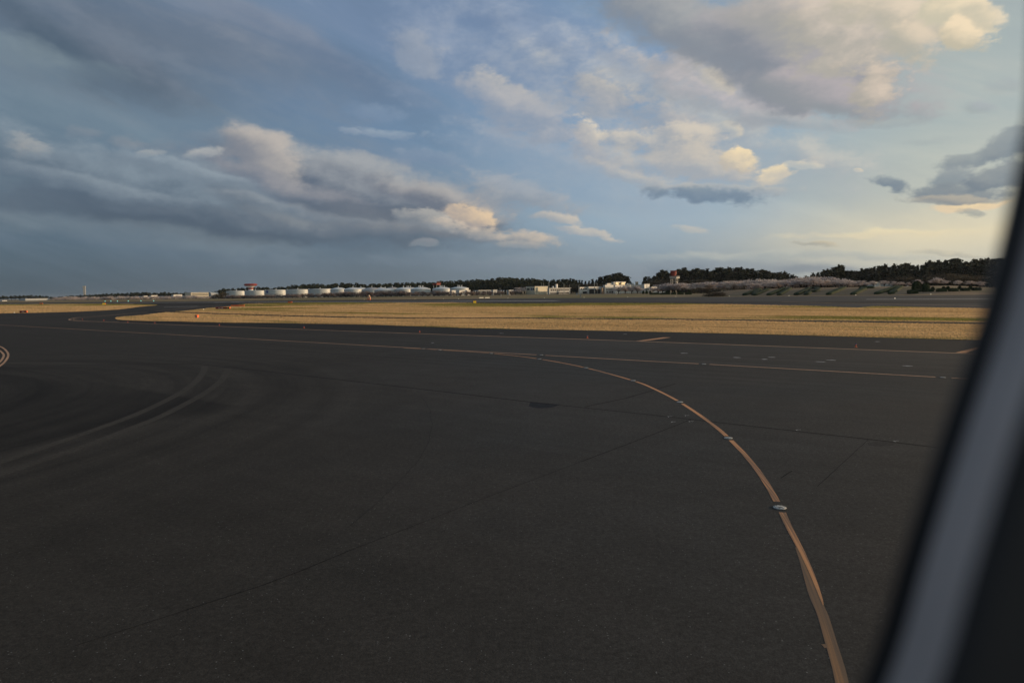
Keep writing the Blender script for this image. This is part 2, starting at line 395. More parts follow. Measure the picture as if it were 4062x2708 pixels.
# ------------------------------------------------------------------ ground materials
def asphalt(name, base, tint=(1,1,1), streak=0.25, arcs=True):
    m = bpy.data.materials.new(name); m.use_nodes = True
    q = NB(m.node_tree); bs = m.node_tree.nodes['Principled BSDF']
    pos = q.n('ShaderNodeNewGeometry').outputs['Position']
    big = q.noise(pos, 0.045, 6, 0.6, 0.4)
    mid = q.noise(pos, 0.6, 5, 0.65)
    fine = q.noise(pos, 38.0, 3, 0.8)
    sx = q.v('DOT_PRODUCT', pos, tuple(ax_p), out=1); tx = q.v('DOT_PRODUCT', pos, tuple(ax_d), out=1)
    grain = q.noise(pos, 7.0, 7, 0.85)
    st1 = q.noise(q.comb(q.m('MULTIPLY', sx, 1.0), q.m('MULTIPLY', tx, 0.018), 0.0), 1.3, 5, 0.7)
    f = q.mr(big, 0.3, 0.7, 0.84, 1.16, 'LINEAR')
    f = q.m('MULTIPLY', f, q.mr(mid, 0.25, 0.75, 0.86, 1.14, 'LINEAR'))
    f = q.m('MULTIPLY', f, q.mr(grain, 0.3, 0.7, 0.66, 1.34, 'LINEAR'))
    band = q.mr(q.m('ABSOLUTE', q.m('SUBTRACT', sx, SC)), 5.0, 12.0, 1.0, 0.35)
    f = q.m('MULTIPLY', f, q.m('ADD', 1.0, q.m('MULTIPLY', q.m('MULTIPLY', q.m('SUBTRACT', st1, 0.5), streak*5.0), band)))
    if arcs:
        rel = q.v('SUBTRACT', pos, (CC[0], CC[1], 0.0)); rx_, ry_, _ = q.sep(rel)
        rr = q.v('LENGTH', q.comb(rx_, ry_, 0.0), out=1); th = q.m('ARCTAN2', ry_, rx_)
        an = q.noise(q.comb(rr, q.m('MULTIPLY', th, 1.5), 3.0), 0.75, 5, 0.62)
        am = q.m('MULTIPLY', q.mr(rr, CR-24, CR-8, 1.0, 0.0), q.mr(rr, CR*0.15, CR*0.4, 0.0, 1.0))
        f = q.m('MULTIPLY', f, q.m('ADD', 1.0, q.m('MULTIPLY', q.m('MULTIPLY', q.m('SUBTRACT', an, 0.5), 2.1), am)))
    if arcs:
        pn = q.m('MULTIPLY', q.m('SUBTRACT', q.noise(pos, 0.5, 5, 0.7), 0.5), 1.6)
        m1 = q.mr(q.m('ADD', q.v('DOT_PRODUCT', q.v('SUBTRACT', pos, PA), PN1, out=1), q.m('MULTIPLY', pn, 0.25)), -0.10, 0.45)
        m2 = q.mr(q.m('ADD', q.v('DOT_PRODUCT', q.v('SUBTRACT', pos, PA), PN2, out=1), pn), -0.4, 1.6)
        pm = q.m('MULTIPLY', q.m('MULTIPLY', m1, m2), q.mr(q.m('ADD', rx_, pn), PX0 - CC[0], PX0 + 7 - CC[0], 0.45, 1.0))
        f = q.m('MULTIPLY', f, q.m('SUBTRACT', 1.0, q.m('MULTIPLY', pm, 0.44)))
    # exposed aggregate: scattered paler stones
    vo = q.n('ShaderNodeTexVoronoi'); q.put(vo.inputs['Vector'], pos); vo.inputs['Scale'].default_value = 16.0
    stone = q.mr(vo.outputs['Distance'], 0.10, 0.22, 1.0, 0.0)
    cs = q.n('ShaderNodeSeparateColor'); q.put(cs.inputs[0], vo.outputs['Color'])
    pick = q.mr(cs.outputs[0], 0.80, 0.95)
    f = q.m('MULTIPLY', f, q.mr(fine, 0.25, 0.75, 0.60, 1.40, 'LINEAR'))
    f = q.m('MULTIPLY', f, q.mr(q.noise(pos, 13.0, 4, 0.8), 0.3, 0.7, 0.70, 1.30, 'LINEAR'))
    px_ = q.sep(pos)[0]; wl_ = q.m('ADD', q.m('ADD', px_, q.m('MULTIPLY', tx, 0.12)), q.m('MULTIPLY', q.m('SUBTRACT', big, 0.5), 14.0))
    lr_tone_ = q.mr(wl_, -13.0, 5.0, 0.0, 1.0); f = q.m('MULTIPLY', f, q.mr(lr_tone_, 0, 1, 0.70, 0.93, 'LINEAR'))  # asphalt gets darker and browner toward the left, along a wavering edge
    tone = q.m('MULTIPLY', q.m('SUBTRACT', 1.0, lr_tone_), 1.0) if False else q.mr(q.noise(pos, 0.03, 4, 0.6, 0.3), 0.35, 0.65)
    cc = q.mix(tone, tuple(base*t*k for t, k in zip(tint, (1.07,0.99,0.93))), tuple(base*t*k for t, k in zip(tint, (0.95,1.0,1.03))))
    cc = q.mix(q.m('SUBTRACT', 1.0, lr_tone_), cc, tuple(base*k for k in (1.13,1.01,0.88)))
    col = q.v('SCALE', cc, f)
    col = q.mix(q.m('MULTIPLY', q.m('MULTIPLY', stone, pick), 0.75), col, (0.20, 0.20, 0.20))
    q.put(bs.inputs['Base Color'], col)
    bs.inputs['Roughness'].default_value = 0.88; bs.inputs['Specular IOR Level'].default_value = 0.10
    bp = q.n('ShaderNodeBump'); bp.inputs['Strength'].default_value = 0.5; bp.inputs['Distance'].default_value = 0.012
    q.put(bp.inputs['Height'], q.noise(pos, 30.0, 4, 0.7)); q.put(bs.inputs['Normal'], bp.outputs[0])
    return m
SC = ST(G(2793, 1444))[0]                                # taxiway centreline, distance across
def turf(name, tan, green, gmix=(0.52, 0.62), dark=1.0, sc=0.05):
    m = bpy.data.materials.new(name); m.use_nodes = True
    q = NB(m.node_tree); bs = m.node_tree.nodes['Principled BSDF']
    pos = q.n('ShaderNodeNewGeometry').outputs['Position']
    sx = q.v('DOT_PRODUCT', pos, tuple(ax_p), out=1); tx = q.v('DOT_PRODUCT', pos, tuple(ax_d), out=1)
    v = q.comb(sx, q.m('MULTIPLY', tx, 0.22), 0.0)
    big = q.noise(v, sc, 5, 0.6, 0.5); mid = q.m('ADD', q.m('MULTIPLY', q.noise(v, 0.5, 5, 0.65), 0.5), q.m('MULTIPLY', q.noise(q.comb(sx, q.m('MULTIPLY', tx, 0.06), 2.0), 0.30, 5, 0.7), 0.5))
    # greener near the runway verge
    edge = q.mr(sx, S_RWY-42, S_RWY-3, 0.0, 0.16)
    g = q.mr(q.m('ADD', big, edge), gmix[0], gmix[1])
    col = q.mix(g, tan, green)
    col = q.mix(1.0, col, q.mix(q.mr(mid, 0.3, 0.7), (0.60*dark,0.58*dark,0.50*dark), (1.16*dark,1.16*dark,1.12*dark)), 'MULTIPLY')
    q.put(bs.inputs['Base Color'], col)
    bs.inputs['Roughness'].default_value = 0.95; bs.inputs['Specular IOR Level'].default_value = 0.1
    return m
S_RWY = ST(G(2650, 1203))[0]                             # near verge of the runway

m_ground = turf('ground_cloud_shaded_grass', (0.25,0.185,0.115), (0.155,0.14,0.07), (0.60,0.78), dark=1.0, sc=0.03)  # cloud shade over the far grass is put into this duller colour
m_turf = turf('turf_soil', (0.40,0.27,0.115), (0.15,0.15,0.045))
m_blade = turf('dry_grass_blades', (0.69,0.50,0.295), (0.27,0.26,0.085), (0.53,0.66))
m_asph = asphalt('taxiway_asphalt', 0.046, (1.0,0.985,0.975))
m_rwy = asphalt('runway_asphalt', 0.050, (1.0,0.99,1.03), streak=0.5, arcs=False)
m_dark = asphalt('sealed_asphalt', 0.032, (1.0,1.0,1.03), streak=0.1)
m_track = asphalt('polished_asphalt', 0.064, (1.0,0.99,0.96), streak=0.05, arcs=False)
m_joint = mat('bitumen_joint', (0.012,0.012,0.013), 0.95, 0.05, 0.3, 2.0)
T_ = m_blade.node_tree; tr_ = T_.nodes.new('ShaderNodeBsdfTranslucent'); mx_ = T_.nodes.new('ShaderNodeMixShader'); mx_.inputs[0].default_value = 0.48
T_.links.new(T_.nodes['Principled BSDF'].inputs['Base Color'].links[0].from_socket, tr_.inputs[0]); T_.links.new(T_.nodes['Principled BSDF'].outputs[0], mx_.inputs[1])
T_.links.new(tr_.outputs[0], mx_.inputs[2]); T_.links.new(mx_.outputs[0], T_.nodes['Material Output'].inputs[0])
m_path = mat('drain_path_asphalt', (0.018,0.018,0.018), 0.9, 0.1, 0.3, 0.3)

def paint(name, col, wear=(0.55,0.75), streaky=True):
    m = bpy.data.materials.new(name); m.use_nodes = True
    q = NB(m.node_tree); bs = m.node_tree.nodes['Principled BSDF']
    pos = q.n('ShaderNodeNewGeometry').outputs['Position']
    rel = q.v('SUBTRACT', pos, (CC[0], CC[1], 0.0)); rx_, ry_, _ = q.sep(rel)
    rr = q.v('LENGTH', q.comb(rx_, ry_, 0.0), out=1); th = q.m('ARCTAN2', ry_, rx_)
    an = q.noise(q.comb(q.m('ADD', q.m('MULTIPLY', rr, 22.0), q.m('MULTIPLY', th, 60.0)), q.m('MULTIPLY', th, 9.0), 0.0), 1.0, 4, 0.6)
    n2 = q.noise(pos, 0.22, 3, 0.5)
    n3 = q.noise(pos, 45.0, 3, 0.7)
    w = q.m('ADD', q.m('MULTIPLY', an, 0.55), q.m('MULTIPLY', n2, 0.45))
    a = q.mr(q.m('ADD', w, q.m('MULTIPLY', n3, 0.12)), wear[0], wear[1], 0.0, 0.75)
    q.put(bs.inputs['Base Color'], q.mix(a, col, (0.07,0.062,0.055)))
    bs.inputs['Roughness'].default_value = 0.75; bs.inputs['Specular IOR Level'].default_value = 0.25
    return m
m_yel = paint('orange_yellow_line_paint', (0.55,0.265,0.12), (0.52,0.66))
m_yel3 = paint('pale_orange_line_paint', (0.50,0.29,0.18), (0.52,0.75))
m_yel2 = paint('worn_yellow_line_paint', (0.30,0.16,0.075), (0.42,0.64))
m_yedge = paint('edge_line_paint', (0.46,0.27,0.16), (0.50,0.75))
m_white = paint('white_line_paint', (0.52,0.50,0.50), (0.60,0.85))

# ------------------------------------------------------------------ ground sheets
def sheet(name, pts, mtl, z, kind='structure'):
    me = MB(); me.add([(p[0], p[1], z) for p in pts], [tuple(range(len(pts)))])
    o = me.build(name, mtl)
    n = o.data.polygons[0].normal
    if n.z < 0: o.data.flip_normals()
    tag(o, kind=kind); return o
sheet('ground', [(-14000,-6000),(14000,-6000),(14000,14000),(-14000,14000)], m_ground, 0.0)
S_FAR = ST(G(3250, 1174))[0]; S_MID = 0.5*(S_RWY + ST(G(2650,1310))[0])
print('taxi', SC, 'rwy near', S_RWY, 'far', S_FAR)
sheet('taxiway', [FS(-220,-2600), FS(-220,900), FS(S_MID,900), FS(S_MID,-2600)], m_asph, 0.004)
sheet('runway', [FS(S_MID,-2600), FS(S_MID,900), FS(S_FAR,900), FS(S_FAR,-2600)], m_rwy, 0.006)

def dens(pts, step):
    out = []
    for a, c in zip(pts[:-1], pts[1:]):
        a = Vector(a[:2]); c = Vector(c[:2]); n = max(1, int((c-a).length/step))
        for i in range(n): out.append(a + (c-a)*i/n)
    out.append(Vector(pts[-1][:2])); return out
def smooth_px(pts, n=6):
    """Catmull-Rom through pixel points"""
    p = [np.array(q, float) for q in pts]; p = [2*p[0]-p[1]] + p + [2*p[-1]-p[-2]]; o = []
    for i in range(1, len(p)-2):
        for k in range(n):
            t = k/n
            o.append(0.5*((2*p[i]) + (-p[i-1]+p[i+1])*t + (2*p[i-1]-5*p[i]+4*p[i+1]-p[i+2])*t*t + (-p[i-1]+3*p[i]-3*p[i+1]+p[i+2])*t**3))
    o.append(p[-2]); return o
near = [(457,1263),(470,1268.5),(530,1272),(600,1273.5),(700,1275),(888,1280),(1037,1281),(1300,1285),(1493,1289),(1600,1293),(1900,1303),(2250,1309),(2600,1317),(3000,1326),(3700,1345),(4500,1366),(5600,1396)]
farl = [(5600,1270),(4500,1239),(3855,1223),(3646,1219),(3540,1216),(3468,1216),(3430,1219),(3393,1220.5),(3330,1218.5),(3200,1214),(3050,1211),(2907,1207.5),(2650,1203.5),(2515,1203),(2337,1202.2),(2129,1203.6),(2000,1204),(1806,1200.8),(1657,1201),(1350,1200.3),(1186,1201),(1037,1203.4),(965,1206.4),(912,1215.5),(829,1222),(739,1233),(655,1239.5),(565,1250.5),(491,1256),(464,1259)]
ring1 = [G(*q) for q in smooth_px(near, 4)[:-1]] + [G(*q) for q in smooth_px(farl, 4)]
ring2 = [G(*q) for q in smooth_px([(-900,1262),(-400,1252),(0,1243),(119,1241),(298,1236),(446,1229),(506,1223),(560,1216),(625,1209.6),(565,1207.4),(506,1206.2),(357,1204.6),(208,1205.4),(0,1207),(-400,1211),(-900,1216)], 4)]
def raised(name, ring, mtl, z=0.035):
    n = len(ring); me = MB()
    jit = [Vector((random.uniform(-.06,.06), random.uniform(-.06,.06), 0)) for _ in ring]
    vs = [(p[0], p[1], 0.0) for p in ring] + [(p[0]+j[0], p[1]+j[1], z) for p, j in zip(ring, jit)]
    me.add(vs, [tuple(range(n, 2*n))] + [(i, (i+1)%n, n+(i+1)%n, n+i) for i in range(n)])
    o = me.build(name, mtl)
    if o.data.polygons[0].normal.z < 0: o.data.flip_normals()
    return tag(o, kind='structure')
raised('turf_ground', ring1, m_turf); raised('turf_ground', ring2, m_turf)

def inside(px, py, ring):
    r = np.array([(q[0], q[1]) for q in ring]); x = px; y = py; c = np.zeros(len(x), bool); n = len(r); j = n-1
    for i in range(n):
        cond = ((r[i,1] > y) != (r[j,1] > y)) & (x < (r[j,0]-r[i,0])*(y-r[i,1])/(r[j,1]-r[i,1]+1e-12)+r[i,0])
        c ^= cond; j = i
    return c
path_px = [(560,1234),(700,1238.5),(858,1244.5),(1037,1250),(1350,1258),(1657,1262.5),(2000,1262.3),(2650,1267),(3100,1273),(3700,1280.5),(4600,1294)]
pth = [G(*q) for q in path_px]
def dist_poly(x, y, pts):
    d = np.full(len(x), 1e9)
    for a, c in zip(pts[:-1], pts[1:]):
        vx, vy = c[0]-a[0], c[1]-a[1]; L2 = vx*vx+vy*vy
        t = np.clip(((x-a[0])*vx+(y-a[1])*vy)/L2, 0, 1)
        d = np.minimum(d, np.hypot(x-a[0]-t*vx, y-a[1]-t*vy))
    return d
# grass: crossed tufts, denser close by; sizes grow with distance
def grass(rings):
    X = []; Yv = []; SZ = []
    for (y0, y1, dn, sz) in ((50,90,42,0.055),(90,150,22,0.075),(150,260,8,0.12),(260,480,2.2,0.24),(480,900,0.5,0.5)):
        xa, xb = -0.82*y1, 0.86*y1
        n = int((y1-y0)*(xb-xa)*dn)
        x = rng.uniform(xa, xb, n); y = rng.uniform(y0, y1, n)
        k = (np.abs(x) < 0.86*y + 4)
        ok = np.zeros(n, bool)
        for r in rings: ok |= inside(x, y, r)
        ok &= k & (dist_poly(x, y, pth) > 2.1)
        X.append(x[ok]); Yv.append(y[ok]); SZ.append(np.full(ok.sum(), sz)*rng.uniform(.6,1.35,ok.sum()))
    x = np.concatenate(X); y = np.concatenate(Yv); s = np.concatenate(SZ); n = len(x)
    a = rng.uniform(0, np.pi, n); w = s*2.2; h = np.minimum(s*0.8, 0.10)*rng.uniform(.6,1.4,n)
    lx = rng.normal(0,.35,n)*h; ly = rng.normal(0,.35,n)*h
    V = np.zeros((n,4,3)); ca = np.cos(a)*w*.5; sa = np.sin(a)*w*.5
    V[:,0] = np.c_[x-ca, y-sa, np.full(n,.03)]; V[:,1] = np.c_[x+ca, y+sa, np.full(n,.03)]
    V[:,2] = np.c_[x+ca*.75+lx, y+sa*.75+ly, .035+h*rng.uniform(.6,1,n)]; V[:,3] = np.c_[x-ca*.75+lx, y-sa*.75+ly, .035+h]
    me = bpy.data.meshes.new('grass'); me.vertices.add(4*n); me.loops.add(4*n); me.polygons.add(n)
    me.vertices.foreach_set('co', V.reshape(-1)); me.loops.foreach_set('vertex_index', np.arange(4*n, dtype=np.int32))
    me.polygons.foreach_set('loop_start', np.arange(0, 4*n, 4, dtype=np.int32)); me.polygons.foreach_set('loop_total', np.full(n, 4, dtype=np.int32))
    me.update(); me.materials.append(m_blade)
    o = bpy.data.objects.new('grass', me); COL.objects.link(o)
    tag(o, kind='stuff'); print('grass tufts', n)
grass([ring1, ring2])

def strip(pts, w, z, mb, w2=None):
    """ribbon of width w along ground points"""
    n = len(pts); L = []; Rr = []
    for i, p in enumerate(pts):
        a = Vector(pts[max(0,i-1)][:2]); c = Vector(pts[min(n-1,i+1)][:2]); t = (c-a).normalized(); nn = Vector((-t.y, t.x))
        ww = w if w2 is None else w + (w2-w)*i/(n-1)
        p = Vector(p[:2]); L.append(p+nn*ww/2); Rr.append(p-nn*ww/2)
    vs = [(q.x,q.y,z) for q in L] + [(q.x,q.y,z) for q in Rr]
    mb.add(vs, [(i+n, i+n+1, i+1, i) for i in range(n-1)])
def line(name, plist, mtl, z, w):
    mb = MB()
    for pts in plist: strip(pts, w, z, mb)
    o = mb.build(name, mtl); tag(o, kind='structure'); return o
mb = MB(); strip(pth, 3.9, 0.041, mb); tag(mb.build('service_path', m_path), kind='structure')
mb = MB(); strip([G(*q) for q in [(-200,1221),(0,1218),(150,1215.5),(350,1213.5),(520,1210.5),(590,1209)]], 9, 0.041, mb)
strip([G(*q) for q in [(-200,1225),(0,1228.5),(100,1233),(230,1235),(330,1234)]], 1.6, 0.041, mb); tag(mb.build('service_path', m_path), kind='structure')

# darker shoulders: between the taxiway edge line and the turf, and along the near side of the runway
m_shl = asphalt('shoulder_asphalt', 0.026, (1.0,0.98,0.98), streak=0.35, arcs=False)
S_EL = ST(G(2600,1356))[0]
sh_ = MB()
e1 = [G(*q) for q in smooth_px([(470,1277.5),(506,1279),(700,1286.5),(1007,1297.5),(1600,1319.5),(2600,1354),(3700,1394.8),(4600,1428)],3)]
e0 = [G(*q) for q in smooth_px([(470,1266),(506,1271),(700,1274),(1007,1280),(1600,1292),(2600,1315),(3700,1343),(4600,1366)],3)]
n_ = len(e1); sh_.add([(q.x,q.y,0.0062) for q in e1]+[(q.x,q.y,0.0062) for q in e0], [(i,i+1,n_+i+1,n_+i) for i in range(n_-1)])
tag(sh_.build('taxiway_shoulder', m_shl), kind='structure')
tag(line('runway_shoulder', [[FS(S_RWY+6, -700), FS(S_RWY+6, 500)]], m_shl, 0.0085, 26), kind='structure')

# ------------------------------------------------------------------ painted lines
cs_ = [G(*q) for q in smooth_px(curve_px, 8)]
lights_px = [(1745,1388),(1949,1402),(2140,1424),(2325,1459),(2512,1510),(2697,1595),(2889,1738),(3093,2014)]
lg = [G(*q) for q in lights_px]
def cut(pts, gaps, rad):
    pts = dens([(p[0], p[1]) for p in pts], 0.12); out = []; cur = []
    for p in pts:
        if min((p - Vector(g[:2])).length for g in gaps) > rad: cur.append(p)
        else:
            if len(cur) > 1: out.append(cur)
            cur = []
    if len(cur) > 1: out.append(cur)
    return out
mb = MB()
for seg in cut(cs_[:-36], lg, 0.30): strip(seg, 0.15, 0.0085, mb)
strip(cs_[-37:], 0.15, 0.0085, mb, 0.015)
tag(mb.build('taxiway_curve_marking', m_yel), kind='structure')
old = [G(*q) for q in smooth_px([(3160,2170),(3185,2235),(3208,2300),(3233,2370),(3264,2441),(3295,2544),(3326,2647),(3345,2730),(3380,2880)], 5)]
mb = MB(); strip(old[:14], 0.05, 0.0065, mb, 0.16); strip(old[13:], 0.16, 0.0065, mb)
a_ = G(3281,2562); mb.box((a_.x-.06, a_.y-.05, 0.0045), (a_.x+.05, a_.y+.05, 0.0066))
tag(mb.build('old_curve_marking', m_yel2), kind='structure')
def along(s, t0, t1, n=2): return [FS(s, t0 + (t1-t0)*i/(n-1)) for i in range(n)]
straight_gaps = [G(2148,1408), G(2793,1444), G(3740,1498), G(1680,1383)]
t_a = ST(G(1500,1372.5))[1]; t_b = ST(G(4500,1541))[1]
cl_px = [(-700,1251),(0,1288.5),(510,1317.5),(1000,1344.6),(1600,1378),(2148,1408.5),(2600,1434),(2793,1444),(3700,1495),(4300,1528)]
clg = [G(*q) for q in cl_px]
mb = MB(); 
for seg in cut(clg[1:], straight_gaps, 0.34): strip(seg[::8]+[seg[-1]], 0.21, 0.0105, mb)
strip(clg[:2], 0.21, 0.0105, mb)
tag(mb.build('taxiway_centre_marking', m_yel3), kind='structure')
e_px = [(4600,1430),(3700,1396.9),(2600,1356),(1600,1321),(1007,1299),(700,1288),(506,1280),(357,1275),(298,1272),(274,1267.5),(290,1262),(318,1258),(387,1253.5),(506,1243.5),(600,1235),(700,1226),(790,1216.5),(900,1207),(980,1202)]
eg = [G(*q) for q in smooth_px(e_px, 5)]
e2_px = [(4600,1434.5),(3700,1400.5),(2600,1359),(1600,1323.6),(1007,1301.2),(700,1290),(506,1282),(357,1277),(285,1273),(262,1267.5),(280,1260.5),(312,1256),(387,1251),(506,1241.5)]
mb = MB(); strip(eg, 0.33, 0.0085, mb)
tag(mb.build('taxiway_edge_marking', m_yedge), kind='structure')
mb = MB(); strip([G(*q) for q in smooth_px([(506,1278.4),(357,1273.4),(312,1270.5),(291,1267),(305,1263.2),(335,1259.6),(400,1254.6),(506,1245)],5)], 0.18, 0.0085, mb)
tag(mb.build('taxiway_edge_marking', m_yedge), kind='structure')
mb = MB()
mb.add([(q.x,q.y,0.0105) for q in [G(2514,1353.4),G(2546,1354),G(2661,1338.2),G(2632,1338)]], [(0,1,2,3)])
mb.add([(q.x,q.y,0.0105) for q in [G(3790,1398.6),G(3830,1399.6),G(3905,1377),G(3880,1376.6)]], [(0,1,2,3)])
tag(mb.build('shoulder_stripe_marking', m_yel), kind='structure')
mb = MB()
for pts in ([(-260,1330),(-120,1344),(-40,1361),(0,1374),(21,1387),(33,1408),(21,1432),(0,1451),(-60,1490),(-200,1560)],
            [(-260,1346),(-130,1358),(-50,1374),(-8,1387),(8,1398),(15,1410),(6,1428),(-12,1444),(-60,1473),(-200,1535)]):
    strip([G(*q) for q in smooth_px(pts, 6)], 0.17, 0.0085, mb)
tag(mb.build('double_curve_marking', m_yedge), kind='structure')
# runway paint
mb = MB()
strip([G(*q) for q in [(3436,1187),(3870,1185),(4400,1182)]], 2.6, 0.0105, mb)
strip([G(*q) for q in [(-100,1206.6),(700,1199.5),(1100,1197),(1500,1196.4),(2000,1193.8),(2213,1192.9)]], 5.0, 0.0105, mb)
strip([G(*q) for q in [(650,1218.6),(720,1216.8),(785,1214.8)]], 3, 0.0105, mb)
strip([G(*q) for q in [(852,1199.6),(905,1198.3),(960,1196.6)]], 5, 0.0125, mb)
tag(mb.build('runway_marking', m_white), kind='structure')
mb = MB(); strip([G(*q) for q in [(3100,1197),(3300,1202),(3600,1207.5),(3900,1213)]], 0.7, 0.0125, mb)
tag(mb.build('runway_lead_marking', m_yedge), kind='structure')
mb = MB()
for (x, y, w) in ((2714,1401,34),(2923,1418,34),(3061,1417,32),(3033,1425,28),(3296,1428.6,44),(3255,1435,46),(3599,1451.5,46),(3480,1355,26),(1990,1322,20),(1716,1360,14),(2480,1325,16)):
    a_ = G(x-w/2, y-w*0.018); c_ = G(x+w/2, y+w*0.018); mid_ = (a_+c_)/2
    dd = (c_-a_); nn = Vector((-dd.y, dd.x, 0)).normalized()*0.13
    prof = [(-.5,0),(-.3,.6),(0,1),(.35,.5),(.5,0),(.3,-.5),(-.05,-1),(-.35,-.4)]
    mb.add([tuple(mid_ + dd*u + nn*v_) [:2] + (0.0105,) for u, v_ in prof], [tuple(range(8))[::-1]])
tag(mb.build('pale_streak', mat('pale_streak_tone', (0.48,0.48,0.50), 0.7, 0.3, 0.5, 4.0)), kind='structure')  # short pale streaks lying flat on the taxiway
mb = MB()
for (x, y) in ((3167,1705),(2672,1673),(2742,1671),(3555,1749),(2658,1652),(2726,1648)):
    a_ = G(x, y); mb.box((a_.x-.09,a_.y,.0083),(a_.x+.09,a_.y+.022,.0087)); mb.box((a_.x-.09,a_.y-.11,.0083),(a_.x-.068,a_.y-.001,.0087))
tag(mb.build('survey_marking', mat('survey_white', (0.4,0.4,0.4), 0.7)), kind='structure')

# joints, cracks, patches, tyre tracks
def wob(pts, amp, step=0.4):
    p = dens([(q[0], q[1]) for q in pts], step); o = []; a = 0
    for i, q in enumerate(p):
        a = a*0.8 + random.gauss(0, amp); o.append(Vector((q.x + a, q.y + a*0.6)))
    return o
mb = MB()
for pts, w, am in (([(778,1443.5),(1000,1466),(1600,1535),(2150,1600)], .11, .004), ([(2150,1600),(2600,1647),(3444,1742),(3900,1796)], .085, .006), ([(255,1447),(778,1443)], .12, .004),
                   ([(2740,1664),(2600,1719),(2302,1832)], .035, .008), ([(2302,1832),(1950,1965),(1382,2185)], .016, .006), ([(1382,2185),(1200,2262),(1036,2323),(743,2418)], .020, .010), ([(743,2418),(300,2560)], .012,.004),
                   ([(2320,1614),(2344,1608),(2480,1580),(2600,1545),(2680,1522)], .07, .005), ([(3444,1744),(3337,1842),(3240,1930)], .015, .008),
                   ([(3097,1896),(3118,1880),(3143,1867)], .03, .035), ([(1672,1572),(1706,1632),(1713,1683),(1702,1751),(1655,1832),(1600,1890),(1500,1990),(1380,2090)], .008, .010)):
    strip(wob([G(*q) for q in pts], am), w, 0.0065, mb)
tag(mb.build('pavement_joint', m_joint), kind='structure')
sheet('asphalt_patch', [G(*q) for q in [(2104,1593),(2160,1599),(2221,1604),(2200,1613),(2180,1617),(2149,1619.5),(2120,1617),(2096,1610.5),(2102,1601)]], mat('tar_patch', (0.015,0.018,0.024), 0.9, 0.1, 0.25, 3.0), 0.0045+0.001)
sheet('asphalt_patch', [G(*q) for q in [(3440,1756),(3480,1752),(3550,1757),(3545,1765),(3490,1771),(3445,1766)]], m_dark, 0.0055)
mb = MB()
strip([G(*q) for q in smooth_px([(812,1452),(806,1475),(775,1515),(702,1566),(553,1638),(383,1702),(213,1761),(0,1834),(-300,1940)], 5)], 0.42, 0.0075, mb)
strip([G(*q) for q in smooth_px([(905,1462),(898,1480),(868,1518),(787,1574),(638,1651),(510,1702),(340,1768),(170,1825),(0,1884),(-300,1985)], 5)], 0.42, 0.0075, mb)
tag(mb.build('tyre_track', m_track), kind='structure')

# ------------------------------------------------------------------ inset lights and edge lights
m_steel = mat('cast_light_metal', (0.38,0.38,0.37), 0.6, 0.4, 0.2, 20.0)
m_hole = mat('dark_recess', (0.012,0.012,0.012), 0.6)
m_glassg = mat('lens_glass', (0.35,0.42,0.40), 0.25, 0.5, 0.1, 10)
def inset_light(loc, rz):
    e = empty('inset_light', loc, rz)
    q = MB(); q.lathe([(0.142,0.0),(0.142,0.008),(0.128,0.016),(0.085,0.021),(0.0001,0.022)], 32)
    ring = q.build('housing', m_steel, e, True)
    q = MB()
    parts = [ring]
    for k in range(8):
        t = 2*math.pi*(k+.4)/8; q = MB(); q.lathe([(0.017,0.0),(0.017,0.0195),(0.0001,0.0198)], 8, 0, (0.108*math.cos(t), 0.108*math.sin(t), 0)); parts.append(q.build('bolt', m_hole, e))
    q = MB(); q.add([(-0.065,-0.03,0.0235),(-0.025,-0.062,0.0235),(0.035,-0.06,0.0235),(0.065,-0.028,0.0235),(0.02,-0.010,0.0235),(-0.03,-0.010,0.0235)], [tuple(range(6))])
    parts.append(q.build('light_window', m_hole, e)); q = MB()
    q.add([(-0.075,0.02,0.0232),(-0.055,0.012,0.0232),(-0.05,0.03,0.0232),(-0.07,0.036,0.0232)], [(0,1,2,3)]); parts.append(q.build('recess', m_hole, e)); q = MB(); q.add([(0.06,0.03,0.0232),(0.08,0.02,0.0232),(0.085,0.036,0.0232)], [(0,1,2)])
    parts.append(q.build('recess', m_hole, e))
    q = MB(); q.add([(-0.04,0.018,0.0234),(0.035,0.014,0.0234),(0.04,0.034,0.0234),(-0.035,0.038,0.0234)], [(0,1,2,3)]); lens = q.build('lens', m_glassg, e)
    q = MB(); q.lathe([(0.175,0.0),(0.172,0.003),(0.0001,0.0035)], 24); col_ = q.build('sealant_collar', mat('sealant', (0.018,0.018,0.019), 0.8) if 'sealant' not in bpy.data.materials else bpy.data.materials['sealant'], e)
    return e, parts + [lens, col_]
proto = None; allp = [(q, 'curved') for q in lights_px] + [(q, 'straight') for q in ((1680,1383),(2148,1408.4),(2793,1444.3),(3740,1497.6))]
allp.sort(key=lambda z: (z[1], z[0][0]))
cnt = {'curved':0,'straight':0}
for (q, which) in allp:
    g = G(*q); g.z = 0.0090 if which == 'curved' else 0.011; cnt[which] += 1
    if proto is None: proto = inset_light(g, 0.0); o = proto[0]
    else: o = copy_thing(*proto); o.location = g
    lab = f"round grey metal inset light, {ordw(cnt[which])} from left along the {which} orange taxiway line"
    if which == 'curved' and q[0] == 3093: lab = 'largest and nearest round inset light, set in the gap of the curved orange line'
    tag(o, lab, 'light', f'inset lights along the {which} taxiway line')

